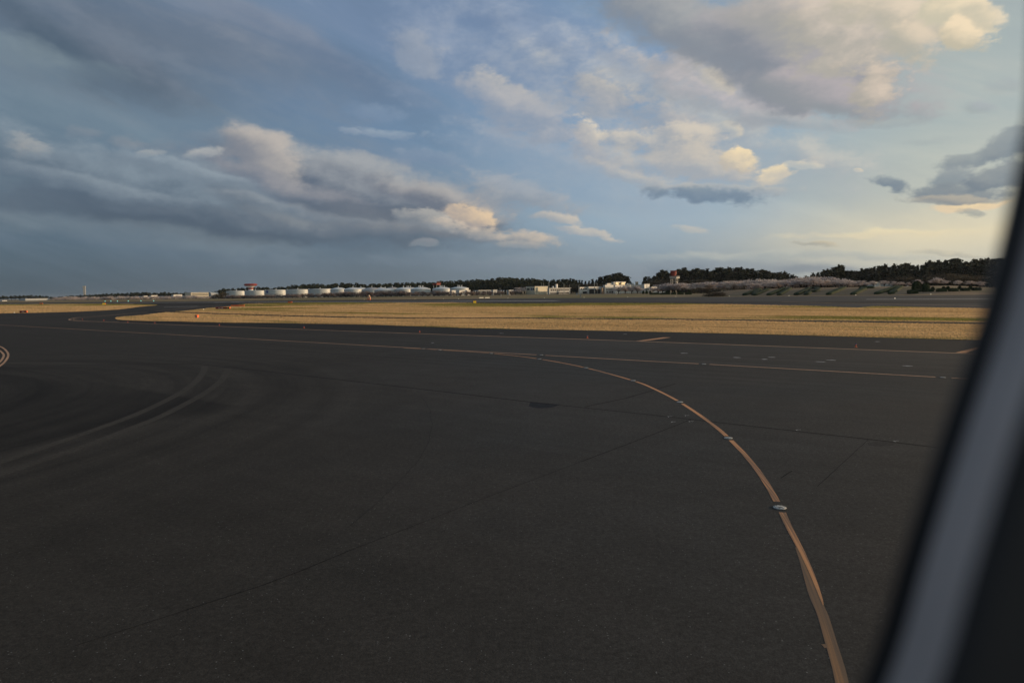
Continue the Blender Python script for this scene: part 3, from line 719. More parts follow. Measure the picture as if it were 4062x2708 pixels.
m_or = mat('orange_paint', (0.80,0.17,0.06), 0.6, 0.3, 0.08, 2)
m_blue = mat('blue_lens', (0.03,0.08,0.30), 0.2, 0.5)
m_ygl = mat('yellow_cover', (0.55,0.42,0.15), 0.5)
def edge_light(loc, s=1.0):
    e = empty('edge_light', loc); e.scale = (s,s,s)
    q = MB(); q.lathe([(0.13,0),(0.13,0.025),(0.05,0.035),(0.03,0.05),(0.03,0.17),(0.0001,0.17)], 14); a = q.build('base', m_or, e, True)
    q = MB(); q.lathe([(0.05,0.17),(0.075,0.18),(0.075,0.23),(0.05,0.24)], 14); c = q.build('collar', m_or, e, True)
    q = MB(); q.lathe([(0.055,0.24),(0.06,0.29),(0.045,0.33),(0.0001,0.345)], 14); d = q.build('lens', m_blue, e, True)
    return e, [a,c,d]
el_px = [(327,1267),(412,1272),(507,1279),(614,1282),(870,1291),(1206,1301),(1665,1318),(2330,1341),(3395,1377)]
pe = None
for i, q in enumerate(el_px):
    g = G(*q); g.z = 0.005
    if pe is None: pe = edge_light(g); o = pe[0]
    else: o = copy_thing(*pe); o.location = g
    tag(o, f"small orange edge light with blue lens beside the taxiway edge line, {ordw(i+1)} from left", 'light', 'edge lights beside the taxiway edge line')
    o.scale = (0.85,)*3
m_wl = mat('runway_light_glow', (0.8,0.75,0.6), 0.4, emit=((1.0,0.86,0.62), 1.1))
m_gl = mat('green_light_glow', (0.2,0.5,0.45), 0.4, emit=((0.25,0.85,0.75), 1.0))
m_base = mat('light_stake_metal', (0.35,0.33,0.30), 0.6)
def rwy_light(loc, gm):
    e = empty('runway_light', loc)
    q = MB(); q.lathe([(0.16,0),(0.16,0.03),(0.05,0.05),(0.05,0.28),(0.0001,0.28)], 10); a = q.build('stake', m_base, e)
    q = MB(); q.lathe([(0.12,0.28),(0.16,0.36),(0.15,0.50),(0.08,0.60),(0.0001,0.62)], 12); c = q.build('lamp', gm, e, True)
    return e, [a, c]
pr = None; wl = [(1444,1188.6),(1647,1187.2),(1760,1186),(1819,1187),(2015,1183.8),(2159,1182.6),(2317,1180.8),(2490,1179.2),(2681,1177.6),(2893,1175.8),(3130,1174.2),(3395,1172),(3550,1186.2),(3693,1169.2),(808,1229.4),(57,1242.5)]
wl.sort()
for i, q in enumerate(wl):
    g = G(*q); g.z = 0.0
    if pr is None: pr = rwy_light(g, m_wl); o = pr[0]
    else: o = copy_thing(*pr); o.location = g
    tag(o, f"small glowing white light beside runway or grass verge, {ordw(i+1)} of them from left", 'light', 'white lights along the runway')
    o.scale = (.62,)*3
pr = None
for i, q in enumerate([(417,1197.6),(440,1197.4),(466,1197.6),(509,1197.3),(559,1196.8),(610,1196.4)]):
    g = G(*q)
    if pr is None: pr = rwy_light(g, m_gl); o = pr[0]
    else: o = copy_thing(*pr); o.location = g
    tag(o, f"small green light glowing on the distant left taxiway, {ordw(i+1)} from left", 'light', 'green lights on the far left taxiway'); o.scale = (2.2,)*3

# ------------------------------------------------------------------ signs
m_redp = mat('sign_red_panel', (0.10,0.006,0.012), 0.4, 0.5, 0.1)
m_blk = mat('sign_black_panel', (0.012,0.014,0.008), 0.4, 0.5)
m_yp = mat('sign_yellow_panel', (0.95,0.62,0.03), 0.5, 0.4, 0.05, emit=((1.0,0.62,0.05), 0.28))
m_wt = mat('sign_white_letters', (0.75,0.7,0.72), 0.6)
m_yt = mat('sign_yellow_letters', (0.5,0.55,0.08), 0.6)
m_bt = mat('sign_black_letters', (0.02,0.02,0.02), 0.6)
m_leg = mat('sign_leg_metal', (0.25,0.24,0.22), 0.6)
def text_mesh(txt, size, mtl, parent, name='lettering', depth=0.01):
    c = bpy.data.curves.new(name, 'FONT'); c.body = txt; c.size = size; c.extrude = depth; c.align_x = 'CENTER'; c.align_y = 'CENTER'
    o = bpy.data.objects.new('tmp', c); COL.objects.link(o); bpy.context.view_layer.update()
    dg = bpy.context.evaluated_depsgraph_get(); me = bpy.data.meshes.new_from_object(o.evaluated_get(dg))
    bpy.data.objects.remove(o); bpy.data.curves.remove(c)
    me.materials.clear(); me.materials.append(mtl)
    q = bpy.data.objects.new(name, me); COL.objects.link(q); q.parent = parent
    q.rotation_euler = (R(90), 0, 0); return q
def sign(px0, px1, pyb, pyt, label, yaw=0.0, depth=0.5, front=None, secs=(), legh=0.18):
    """board facing us: width between two pixels, foot at pyb"""
    base = G((px0+px1)/2, pyb); Y = base.y
    w = (P(px1, pyb, Y) - P(px0, pyb, Y)).length / math.cos(yaw); top = P((px0+px1)/2, pyt, Y).z
    e = empty('airfield_sign', (base.x, Y, 0), yaw)
    q = MB(); q.box((-w/2, 0, legh), (w/2, depth, top)); q.box((-w/2-.03,-.03,top+.002),(w/2+.03,depth+.03,top+.05)); q.build('cabinet', m_or, e)
    n = max(2, int(w/1.6)+1)
    for i in range(n):
        q = MB(); x = -w/2+.15+(w-.3)*i/(n-1); q.box((x-.05,depth*.3,0.0),(x+.05,depth*.7,legh-.002)); q.build('leg', m_leg, e)
    hh = top-legh
    for (f0, f1, mtl, txt, tm) in secs:
        q = MB(); q.box((-w/2+w*f0+.02,-.025,legh+.04),(-w/2+w*f1-.02,-.003,top-.04)); q.build('panel', mtl, e)
        if txt:
            t = text_mesh(txt, hh*0.95, tm, e); t.location = (-w/2+w*(f0+f1)/2, -.04, legh+hh*.5)
            wt = max(v.co.x for v in t.data.vertices)*2
            if wt > w*(f1-f0)*.88: t.scale.x = w*(f1-f0)*.88/wt
    tag(e, label, 'sign'); return e
sign(855,911,1226.6,1218.3,'long dark red sign reading 34L-16R with a black end panel, in the dry grass', secs=((0,.74,m_redp,'34L-16R',m_wt),(.75,.985,m_blk,'A',m_yt)), depth=.8)
sign(916,968,1216.2,1209.5,'long plain orange sign back, behind the dark red runway sign', depth=.5)
sign(1142.5,1158,1202.6,1195.8,'small plain orange sign box on the grass verge before the tanks', depth=.5)
sign(157,169,1206.6,1202,'tiny orange sign box far left at the edge of the distant grass', depth=.5)
sign(406,418,1208.6,1202.2,'tiny yellow sign far left at the edge of the distant grass', secs=((0.02,.98,m_yp,None,None),))
sign(1877.5,1889,1203.6,1192.8,'yellow sign with black lettering in an orange case beside the runway', secs=((.06,.97,m_yp,'C',m_bt),), depth=.35)
sign(78,106,1241.4,1232.4,'low dark red sign with orange end at far left grass edge', secs=((0,1,m_redp,'34L',m_wt),), depth=.5)
s_ = sign(774,782.5,1262.5,1249.5,'upright dark red sign box with bright orange side, nearest on the grass', secs=((0.02,.98,m_redp,'A',m_wt),), depth=0.75, yaw=-R(3))
# give the two side-on signs their visible orange flank by turning them to the field axes
# ------------------------------------------------------------------ vegetation
def foliage(name, c1, c2, rough=0.8, objrand=0.25, trans=0.25, sc=0.35):
    m = bpy.data.materials.new(name); m.use_nodes = True; q = NB(m.node_tree); T = m.node_tree; bs = T.nodes['Principled BSDF']
    g = q.n('ShaderNodeTexCoord').outputs['Object']; nz = q.noise(g, sc, 4, 0.7)
    oi = q.n('ShaderNodeObjectInfo').outputs['Random']
    col = q.mix(q.mr(nz, 0.35, 0.65), c1, c2)
    col = q.mix(1.0, col, q.mix(oi, (1-objrand,1-objrand,1-objrand*.8), (1+objrand,1+objrand*.8,1+objrand*.4)), 'MULTIPLY')
    q.put(bs.inputs['Base Color'], col); bs.inputs['Roughness'].default_value = rough; bs.inputs['Specular IOR Level'].default_value = 0.15
    tr = q.n('ShaderNodeBsdfTranslucent'); q.put(tr.inputs[0], col); mx = q.n('ShaderNodeMixShader'); mx.inputs[0].default_value = trans
    T.links.new(bs.outputs[0], mx.inputs[1]); T.links.new(tr.outputs[0], mx.inputs[2]); T.links.new(mx.outputs[0], T.nodes['Material Output'].inputs[0])
    return m
m_broad = foliage('evergreen_leaves', (0.020,0.030,0.018), (0.045,0.052,0.024))
m_conif = foliage('cedar_needles', (0.022,0.030,0.022), (0.050,0.056,0.032))
m_cherry = foliage('cherry_blossom', (0.48,0.42,0.41), (0.72,0.65,0.62), objrand=0.18, sc=0.6)
m_bud = foliage('opening_blossom', (0.19,0.15,0.135), (0.34,0.265,0.245), objrand=0.22, sc=0.6)
m_brown = foliage('bare_twigs', (0.060,0.048,0.034), (0.10,0.085,0.055), objrand=0.3)
m_hedge = foliage('clipped_hedge', (0.011,0.020,0.008), (0.026,0.042,0.014), sc=1.2, trans=0.1)
m_bark = mat('bark', (0.035,0.028,0.024), 0.9, 0.1, 0.3, 3.0)

def leaf_quads(P3, size, flat=0.0, jit=0.5):
    n = len(P3); s = size*rng.uniform(1-jit, 1+jit, n)
    nr = rng.normal(size=(n,3)); nr[:,2] = np.abs(nr[:,2])*(1+flat*4); nr /= np.linalg.norm(nr, axis=1)[:,None]
    a = np.cross(nr, rng.normal(size=(n,3))); a /= np.linalg.norm(a, axis=1)[:,None]; c = np.cross(nr, a)
    V = np.stack([P3 - a*s[:,None] - c*s[:,None]*.7, P3 + a*s[:,None]*.9 - c*s[:,None]*.6, P3 + a*s[:,None] + c*s[:,None]*.7, P3 - a*s[:,None]*.8 + c*s[:,None]*.8], 1)
    return V.reshape(-1,3), [(4*i,4*i+1,4*i+2,4*i+3) for i in range(n)]
def make_tree(name, crownm, P3, size, flat, trunk):
    e = empty(name); V, Fc = leaf_quads(P3, size, flat)
    q = MB(); q.add(V.tolist(), Fc); c = q.build('crown', crownm, e)
    q = MB()
    for t in trunk: q.tube(*t)
    t = q.build('trunk', m_bark, e)
    return e, [c, t]
def lobes_pts(lobes, n):
    out = []
    for (x,y,z,r,rz) in lobes:
        d = rng.normal(size=(n,3)); d /= np.linalg.norm(d, axis=1)[:,None]; rad = rng.uniform(.55,1.05,n)**.6
        out.append(np.array([x,y,z]) + d*rad[:,None]*np.array([r,r,rz]))
    return np.concatenate(out)
# unit trees are one metre tall-ish normalised to height 10
def broad(v):
    lob = [(0,0,6.6,2.6,2.4)] + [(math.cos(a)*random.uniform(1.6,2.6), math.sin(a)*random.uniform(1.6,2.6), random.uniform(4.4,7.2), random.uniform(1.3,2.0), random.uniform(1.1,1.8)) for a in [i*2*math.pi/8+random.uniform(-.3,.3) for i in range(8)]] + [(random.uniform(-.8,.8),random.uniform(-.8,.8),8.4,1.4,1.2)]
    return make_tree('broadleaf_tree', m_broad, lobes_pts(lob, 62), 0.42, 0.0, [((0,0,0),(0,0,5),.32,.2),((0,0,3.2),(1.6,.4,6),.16,.06),((0,0,3.4),(-1.4,.8,6.2),.16,.06)])
def conif(v):
    pts = []
    top = 10.0; wd = (2.1,1.8,2.5)[v]
    for z in np.arange(1.6, top, 0.42):
        k = 1-(z-1.2)/(top-1.2); r = wd*(k**(0.62,0.85,0.55)[v])*random.uniform(.75,1.15); n = int(8+34*k)
        a = rng.uniform(0,2*np.pi,n); rr = r*np.sqrt(rng.uniform(.15,1,n)); pts.append(np.c_[rr*np.cos(a)+random.uniform(-.1,.1), rr*np.sin(a), z-rr*.28+rng.normal(0,.12,n)])
    pts.append(rng.normal(size=(14,3))*[.35,.35,.25]+[0,0,9.75])
    return make_tree('conifer_tree', m_conif, np.concatenate(pts), 0.40, 0.3, [((0,0,0),(0,0,9.6),.26,.05)])
def cherry(v, bare=False, cm=None):
    pts = []; tr = [((0,0,0),(0.1,0,2.2),.42,.30)]
    for k in range(9):
        a = k*2*math.pi/9+random.uniform(-.3,.3); L = random.uniform(2.8,5.0); zt = random.uniform(4.6,8.6)
        p0 = (0.1,0,2.0); p1 = (math.cos(a)*L*.5, math.sin(a)*L*.5, 2+(zt-2)*.62); p2 = (math.cos(a)*L, math.sin(a)*L, zt)
        tr += [(p0,p1,.22,.13,5),(p1,p2,.13,.05,5)]
        for _ in range(5):
            c = np.array(p1)+(np.array(p2)-np.array(p1))*random.uniform(0,1.1)+rng.normal(0,.75,3)*[1,1,.6]
            n = 20; w = rng.normal(size=(n,3))*[.95,.95,.26]; pts.append(c+w)
    c = rng.normal(size=(120,3))*[1.6,1.6,.7]+[0,0,7.8]; pts.append(c)
    nm = 'bare_tree' if bare else 'cherry_tree'
    return make_tree(nm, m_brown if bare else (cm or m_cherry), np.concatenate(pts), 0.22 if bare else 0.33, 0.4, tr)
PROT = {}
for nm, fn, k in (('broad', broad, 3), ('conif', conif, 3), ('cherry', cherry, 4), ('bud', lambda v: cherry(v, False, m_bud), 3), ('bare', lambda v: cherry(v, True), 2)):
    PROT[nm] = [fn(v) for v in range(k)]
USED = set()
def plant(kind, loc, h, wscale=1.0, tint=None):
    i = random.randrange(len(PROT[kind])); pr = PROT[kind][i]
    if (kind, i) not in USED: USED.add((kind, i)); o = pr[0]
    else: o = copy_thing(*pr)
    o.location = loc; o.rotation_euler = (0,0,random.uniform(0,6.28)); s = h/10.0
    o.scale = (s*wscale, s*wscale, s); return o
prof = [(-300,1178),(0,1172),(60,1171),(130,1168),(180,1171),(225,1175),(260,1172),(330,1167),(400,1164),(450,1161),(500,1158),(560,1157),(620,1158),(660,1155),(700,1158),(780,1157),(840,1156),(860,1152),(872,1146),(895,1139),(920,1142),(950,1138),(1000,1135),(1060,1135),(1100,1137),(1140,1132),(1190,1124),(1260,1122),(1300,1125),(1350,1119),(1415,1120),(1440,1125),(1500,1120),(1560,1119),(1640,1116),(1700,1116),(1740,1112),(1790,1112),(1860,1106),(1920,1103),(1980,1096),(2040,1097),(2070,1099),(2130,1103),(2180,1107),(2230,1103),(2260,1102),(2285,1110),(2320,1112),(2340,1116),(2350,1106),(2362,1114),(2372,1104),(2385,1099),(2400,1096),(2430,1089),(2455,1082),(2475,1095),(2488,1096)]
profR = [(2550,1115),(2560,1095),(2577,1097),(2592,1104),(2600,1088),(2612,1079),(2638,1072),(2655,1084),(2670,1080),(2690,1068),(2710,1064),(2730,1075),(2750,1071),(2765,1067),(2800,1072),(2830,1074),(2850,1065),(2875,1063),(2905,1064),(2945,1064),(3000,1071),(3050,1073),(3075,1085),(3100,1080),(3125,1082),(3150,1095),(3180,1099),(3200,1092),(3240,1082),(3270,1074),(3290,1066),(3320,1058),(3340,1054),(3360,1070),(3375,1080),(3400,1072),(3440,1068),(3490,1053),(3530,1054),(3560,1055),(3600,1046),(3640,1054),(3670,1045),(3720,1038),(3760,1038),(3790,1027),(3820,1045),(3865,1031),(3950,1028),(4100,1022),(4400,1010)]
def prf(t, x): return float(np.interp(x, [q[0] for q in t], [q[1] for q in t]))
def wood(kind, x0, x1, step, k, table, drop=0.0, jit=3.0, wsc=1.0, lab='', group='', hmin=6):
    x = x0; i = 0
    while x < x1:
        kk = k*random.uniform(.97,1.03); Y = KY(x, kk); py = prf(table, x) + drop + random.uniform(-0.3*jit, jit)
        tp = P(x, py, Y); h = max(hmin, tp.z)
        o = plant(kind, (tp.x, Y, 0.0), h, wsc*random.uniform(.85,1.2)); i += 1
        tag(o, lab.replace('#', ordw(i)), 'tree', group)
        x += step*random.uniform(.7,1.3)
# far left wood
wood('broad', -120, 870, 15, .0040, prof, 0.5, 2.5, 1.25, 'hazy dark green tree, # from left in the low distant wood at far left', 'trees of the distant wood at far left')
# evergreen hill behind the tanks: three depths
wood('broad', 872, 2290, 19, .0037, prof, 0.5, 3.0, 1.15, 'round dark evergreen crown on the skyline behind the white tanks, # from left', 'evergreen trees on the skyline behind the tanks')
wood('broad', 880, 2300, 22, .0040, prof, 9, 4.0, 1.25, 'dark evergreen tree in the middle row behind the white tanks, # from left', 'evergreen trees behind the tanks, middle row')
wood('broad', 900, 2380, 25, .0043, prof, 22, 5.0, 1.3, 'dark evergreen tree low in the front row behind the white tanks, # from left', 'evergreen trees behind the tanks, front row')
wood('conif', 2262, 2362, 14, .0039, prof, 0, 3.0, 1.0, 'small pointed conifer behind the low grey garage, # from left', 'pointed conifers behind the garage')
wood('conif', 2366, 2494, 9, .0041, prof, 0, 3.0, 1.25, 'tall dark conifer in the clump behind the gold-lit roof, # from left', 'conifers in the clump behind the gold-lit roof')
wood('conif', 2374, 2484, 13, .0044, prof, 11, 4.0, 1.35, 'dark conifer in the front of the clump behind the gold-lit roof, # from left', 'front conifers behind the gold-lit roof')
wood('conif', 2556, 3170, 9.5, .0040, profR, 0, 5.0, 1.3, 'dark conifer on the skyline behind the red radar tower and blossom, # from left', 'skyline conifers behind radar tower and cherry blossom')
wood('conif', 2562, 3150, 15, .0044, profR, 12, 8.0, 1.35, 'dark conifer in the lower row behind the radar tower and blossom, # from left', 'lower conifers behind radar tower and cherry blossom')
wood('conif', 3195, 4100, 12, .0041, profR, 0, 7.0, 1.3, 'dark conifer on the skyline behind the hedge letters at right, # from left', 'skyline conifers at the right')
wood('conif', 3205, 4100, 16, .0045, profR, 16, 10.0, 1.35, 'dark conifer in the lower row behind the hedge letters at right, # from left', 'lower conifers at the right')
wood('conif', 2590, 3160, 42, .0042, profR, -4, 3.0, .78, 'slim pointed conifer rising above the lumpy crowns behind the blossom, # from left', 'taller slim conifers behind the cherry blossom')
wood('conif', 3225, 4050, 46, .0043, profR, -5, 4.0, .78, 'slim pointed conifer rising above the dark wood at right, # from left', 'taller slim conifers at the right')
# olive and brown trees in front of the conifers
def spots(kind, lst, k, w, lab, group, cat='tree', sink=0.0):
    for i, (x, py) in enumerate(lst):
        kk = k*random.uniform(.985,1.015); Y = KY(x, kk); tp = P(x, py, Y)
        gz = ground_z(tp.x, Y)
        hh = max(1.5, tp.z-gz)/(1-sink); o = plant(kind, (tp.x, Y, gz-sink*hh), hh, w*(1-sink)*random.uniform(.9,1.15)); tag(o, lab.replace('#', ordw(i+1)), cat, group)

# ------------------------------------------------------------------ bank carrying the hedge letters
S0 = ST(G(2943, 1174.5))[0]; RUN, RISE = 26.6, 3.25
T0, T1 = ST(G(2800,1176))[1], ST(G(3640,1168))[1]
def ss(a, c, x): t = np.clip((x-a)/(c-a), 0, 1); return t*t*(3-2*t)
def bank_z(s, t):
    e = ss(T0-26, T0+10, t) * (1 - ss(T1-4, T1+34, t)*0.75)
    lin = np.clip((s-S0)/RUN, 0, 1)
    return RISE*lin*e*(1-ss(S0+150, S0+260, s))
def ground_z(x, y):
    s, t = ST(Vector((x, y, 0))); return float(bank_z(s, t))
sv = np.r_[np.linspace(S0-.01, S0+RUN, 14), np.linspace(S0+RUN+2, S0+270, 16)]; tv = np.linspace(T0-40, T1+60, 90)
mb = MB(); vs = []
for s in sv:
    for t in tv:
        z = float(bank_z(s, t)) + 0.015
        w = FS(s, t, z); vs.append(w)
nt_ = len(tv); mb.add(vs, [(i*nt_+j, (i+1)*nt_+j, (i+1)*nt_+j+1, i*nt_+j+1) for i in range(len(sv)-1) for j in range(nt_-1)])
m_bank = turf('bank_grass', (0.24,0.175,0.125), (0.16,0.14,0.085), (0.60,0.8), 1.0, 0.03)
o = mb.build('grass_bank', m_bank, None, True); tag(o, kind='structure')
if o.data.polygons[0].normal.z < 0: o.data.flip_normals()

def onbank(px, py):
    d = ray(px, py); k = RISE/RUN                        # plane z = k (s - S0)
    ds = d.dot(ax_p); t = (k*(0 - S0) - H) / (d.z - k*ds)
    w = CAM + d*t; s, tt = ST(w); return min(s, S0+RUN+1.5), tt, k*(min(s, S0+RUN+1.5)-S0)
def hedge_stroke(mb, pts, width, height, n=7):
    """rounded hedge along points (s, t) lying on the bank"""
    P2 = [np.array(p, float) for p in pts]; q = []
    for a, c in zip(P2[:-1], P2[1:]):
        m_ = max(2, int(np.linalg.norm(c-a)/1.2))
        q += [a+(c-a)*i/m_ for i in range(m_)]
    q.append(P2[-1])
    L0 = len(mb.v); secn = 9; rows = []
    for i, p in enumerate(q):
        a = q[max(0,i-1)]; c = q[min(len(q)-1,i+1)]; t = (c-a)/np.linalg.norm(c-a); nn = np.array([-t[1], t[0]])
        endk = math.sqrt(max(0.15, 1-(1-min(1, min(i, len(q)-1-i)/1.5))**2))
        row = []
        for k in range(secn):
            ang = math.pi*k/(secn-1); cx = -math.cos(ang); cz = math.sin(ang)
            cx = math.copysign(abs(cx)**.6, cx); cz = cz**.6
            pp_ = p + nn*cx*width/2*endk*random.uniform(.94,1.06)
            zz = max(0, (min(pp_[0], S0+RUN)-S0))*RISE/RUN + cz*height*endk*random.uniform(.9,1.08)
            row.append(FS(pp_[0], pp_[1], zz))
        rows += row
    fs = []
    for i in range(len(q)-1):
        for k in range(secn-1): fs.append((i*secn+k, (i+1)*secn+k, (i+1)*secn+k+1, i*secn+k+1))
    fs += [tuple(range(secn)), tuple(range((len(q)-1)*secn, len(q)*secn))[::-1]]
    mb.add(rows, fs)
LET = [('N', [[(2951,1172),(3014,1147)],[(3010,1147),(2990,1171)],[(2990,1172),(3049,1147)]], 'first hedge letter from left, a clipped green N on the grass bank'),
       ('A', [[(3046,1172),(3116,1143.5)],[(3116,1143.5),(3133,1144.5),(3089,1171.5)],[(3080,1163),(3103,1163)]], 'second hedge letter from left, a clipped green A next to the N'),
       ('R', [[(3157,1171),(3214,1144)],[(3214,1143.5),(3232,1143.5),(3245,1147),(3240,1154),(3226,1157.5),(3194,1157.5)],[(3210,1158),(3197,1170.5)]], 'third hedge letter from left, a clipped green R with looped head'),
       ('I', [[(3284,1170),(3349,1141.5)]], 'fourth hedge letter, the single-stroke green I'),
       ('T', [[(3382,1169.5),(3430,1146)],[(3408,1145.5),(3437,1142),(3470,1141.8)]], 'fifth hedge letter, a green T with a cross bar'),
       ('A', [[(3473,1167.5),(3561,1138)],[(3561,1138),(3572,1139.5),(3530,1167)],[(3510,1158),(3540,1157)]], 'last hedge letter at right, a green A close to the round bush')]
for ch, strokes, lab in LET:
    mb = MB()
    for i, st_ in enumerate(strokes):
        hedge_stroke(mb, [onbank(*q)[:2] for q in st_], 3.0 if ch != 'A' else 2.7, 1.0-0.06*i)
    o = mb.build('hedge_letter', m_hedge, None, True); tag(o, lab, 'hedge', 'hedge letters on the bank')

# clipped hedges and round bushes
def blob_mesh(name, w, dpt, h, box=False, parent=None):
    nu, nv = 18, 9; vs = []; e = 0.45 if box else 0.85
    for j in range(nv+1):
        ph = (math.pi/2)*j/nv
        for i in range(nu):
            t = 2*math.pi*i/nu; c, s = math.cos(t), math.sin(t)
            c = math.copysign(abs(c)**e, c); s = math.copysign(abs(s)**e, s)
            r = math.cos(ph)**e; z = math.sin(ph)**e; k = random.uniform(.94,1.05)
            vs.append((w/2*c*r*k, dpt/2*s*r*k, h*z*k))
    mb = MB(); mb.add(vs, [(j*nu+i, j*nu+(i+1)%nu, (j+1)*nu+(i+1)%nu, (j+1)*nu+i) for j in range(nv) for i in range(nu)])
    # loose leaf tufts over the clipped surface
    idx = rng.integers(0, len(vs), 260); pts = np.array(vs)[idx]*rng.uniform(.97,1.04,(260,1)); V, Fc = leaf_quads(pts, min(w,h)*.05+.05)
    mb.add(V.tolist(), Fc)
    return mb.build(name, m_hedge, parent)
def hit(px, py):
    d = ray(px, py); Y = 120.0
    while Y < 900:
        w = CAM + d*(Y/d.y)
        if w.z <= ground_z(w.x, w.y): return w
        Y += 0.4
    return w
def bush(px0, px1, pyb, pyt, k, box, label, cat, group, name):
    x = (px0+px1)/2; w_ = hit(x, pyb); Y = w_.y; gz = w_.z; a = P(px0, pyb, Y); c = P(px1, pyb, Y)
    w = (c-a).length; top = P(x, pyt, Y).z; base = max(0, gz)-.03
    o = blob_mesh(name, w, min(w, 2.4), max(.5, top-base), box); o.location = ((a.x+c.x)/2, Y, base)
    o.rotation_euler = (0,0,0); tag(o, label, cat, group)
hed = [(2576,2616),(2617,2659),(2662,2682),(2687,2712),(2717,2744)]
for i, (x0, x1) in enumerate(hed): bush(x0, x1, 1168, 1160.5+(-.2*i), F*H/((x0+x1)/2+1406)/F/H*26.5, True, f'low clipped dark hedge below the radar tower, {ordw(i+1)} from left', 'hedge', 'low hedges below the radar tower', 'low_hedge')
def kof(x, y): g = G(x, y); return F*H/(g.y*(x+1406))
rb = [(2552,1166,1154),(2565,1166,1153),(2580,1163,1153),(2607,1161,1151.5),(2620,1161,1154),(2633,1161,1153),(2645,1161,1152),(2658,1161,1152),(2680,1161,1152.5),(2690,1161,1151),(2701,1161,1153),(2712,1161,1150.5)]
for i, (x, yb, yt) in enumerate(rb): bush(x-5.4, x+5.4, yb, yt, kof(x, yb+2), False, f'small round clipped bush above the low hedges near the white building, {ordw(i+1)} from left', 'bush', 'round bushes behind the low hedges', 'round_bush')
bush(2729,2766,1160,1140,kof(2747,1162),True,'wide boxy dark bush on the slope below the blossom, left of the bank','bush',None,'round_bush')
bush(3617,3657,1149,1115.5,.0083,False,'largest round dark bush, right of the last hedge letter','bush',None,'round_bush')
bush(3656,3689,1149,1124,.0082,False,'smaller dark bush touching the largest round bush on its right','bush',None,'round_bush')
for i, (x0,x1,yb,yt) in enumerate([(3600,3640,1164,1150),(3618,3652,1158,1146),(3660,3703,1157,1146),(3716,3753,1156,1144),(3765,3799,1155,1143),(3812,3846,1153.5,1141.5),(3857,3890,1152,1140)]):
    bush(x0,x1,yb,yt,kof((x0+x1)/2,yb+5),True,f'low clipped hedge at the right past the last hedge letter, {ordw(i+1)} from left','hedge','low hedges right of the letters','low_hedge')
for i, x in enumerate((3700,3743,3760,3806,3850)):
    bush(x-7,x+7,1150-i,1138-i,kof(x,1156-i),False,f'round bush behind the low hedges at right, {ordw(i+1)} from left','bush','round bushes at the right','round_bush')

# cherry trees and bare trees
spots('cherry', [(x+random.uniform(-4,4), 1176-(x-220)*.008+random.uniform(-3,2)) for x in range(222,640,13)], .0047, 1.3, 'grey-pink blossoming cherry low before the distant wood, # from left', 'cherry trees before the distant wood at far left', 'tree', .3)
spots('cherry', [(x+random.uniform(-4,4), 1171+random.uniform(-2,4)) for x in range(648,910,13)], .0050, 1.5, 'pale pink cherry below the low cream buildings, # from left', 'cherry trees below the cream buildings', 'tree', .3)
spots('bud', [(x, 1168+random.uniform(-2,2)) for x in range(906,1052,15)], .0054, 1.6, 'low grey-pink cherry at the foot of the leftmost white tanks, # from left', 'cherries at the leftmost tanks', 'tree', .3)
spots('bare', [(922,1172),(945,1170),(965,1172),(990,1170),(1015,1170),(1040,1174),(1060,1173),(850,1163),(870,1158),(885,1156)], .0053, 1.3, 'brown leafless scrub before the leftmost white tanks, # from left', 'brown scrub before the tanks', 'bush', .4)
spots('bud', [(1060,1167),(1078,1166),(1098,1165),(1118,1166),(1140,1164),(1160,1165),(1180,1163),(1200,1163),(1222,1162),(1240,1163),(1262,1162),(1285,1160),(1303,1157),(1325,1158),(1350,1154),(1372,1153),(1392,1155),(1416,1157),(1436,1156),(1455,1152),(1475,1155),(1496,1154),(1515,1150),(1532,1150),(1550,1150),(1572,1157),(1590,1151),(1608,1151),(1625,1155),(1652,1153),(1676,1154),(1697,1157),(1722,1149),(1740,1151),(1760,1151),(1780,1154),(1800,1158),(1825,1159),(1850,1153),(1872,1152),(1893,1158),(1918,1156),(1944,1155),(1965,1160),(1985,1150),(2030,1152)], .0053, 1.55, 'pale pink cherry in the row before the white tanks, # from left', 'cherry trees in the row before the tanks', 'tree', .30)
spots('cherry', [(2066,1137),(2046,1148)], .0052, 1.5, 'bright pink cherry beside the cream two-storey block, # from left', 'cherries beside the cream block')
spots('cherry', [(2454,1133),(2480,1130),(2506,1132),(2528,1130)], .0054, 1.25, 'pink cherry before the long white wall, # from left', 'cherries before the long white wall')
spots('cherry', [(2590,1138),(2612,1140),(2628,1124),(2650,1118),(2668,1122),(2690,1120),(2706,1118),(2720,1120)], .0054, 1.3, 'pale cherry around the foot of the radar tower, # from left', 'cherries around the radar tower')
spots('cherry', [(x+random.uniform(-5,5), y+random.uniform(-4,4)) for x, y in [(2745,1120),(2775,1116),(2800,1112),(2830,1111),(2858,1112),(2885,1112),(2910,1108),(2940,1110),(2968,1106),(2995,1104),(3022,1104),(3048,1106),(3075,1104),(3100,1102),(3130,1098),(3155,1100),(3180,1094),(3205,1092),(3232,1088),(3258,1092),(3290,1098),(3318,1096),(3345,1100),(3368,1110)]], .0053, 1.25, 'blossoming cherry at the back above the hedge letters, # from left', 'back row of cherries above the hedge letters')
spots('cherry', [(x+random.uniform(-5,5), y+random.uniform(-3,3)) for x, y in [(2985,1120),(3010,1116),(3036,1114),(3062,1116),(3090,1112),(3118,1110),(3144,1112),(3172,1106),(3200,1106),(3226,1102),(3254,1104),(3282,1106),(3310,1108),(3336,1110),(3362,1112),(3390,1116),(3412,1112),(3438,1116)]], .0068, 1.2, 'blossoming cherry with dark trunk right above the hedge letters, # from left', 'front row of cherries above the hedge letters')
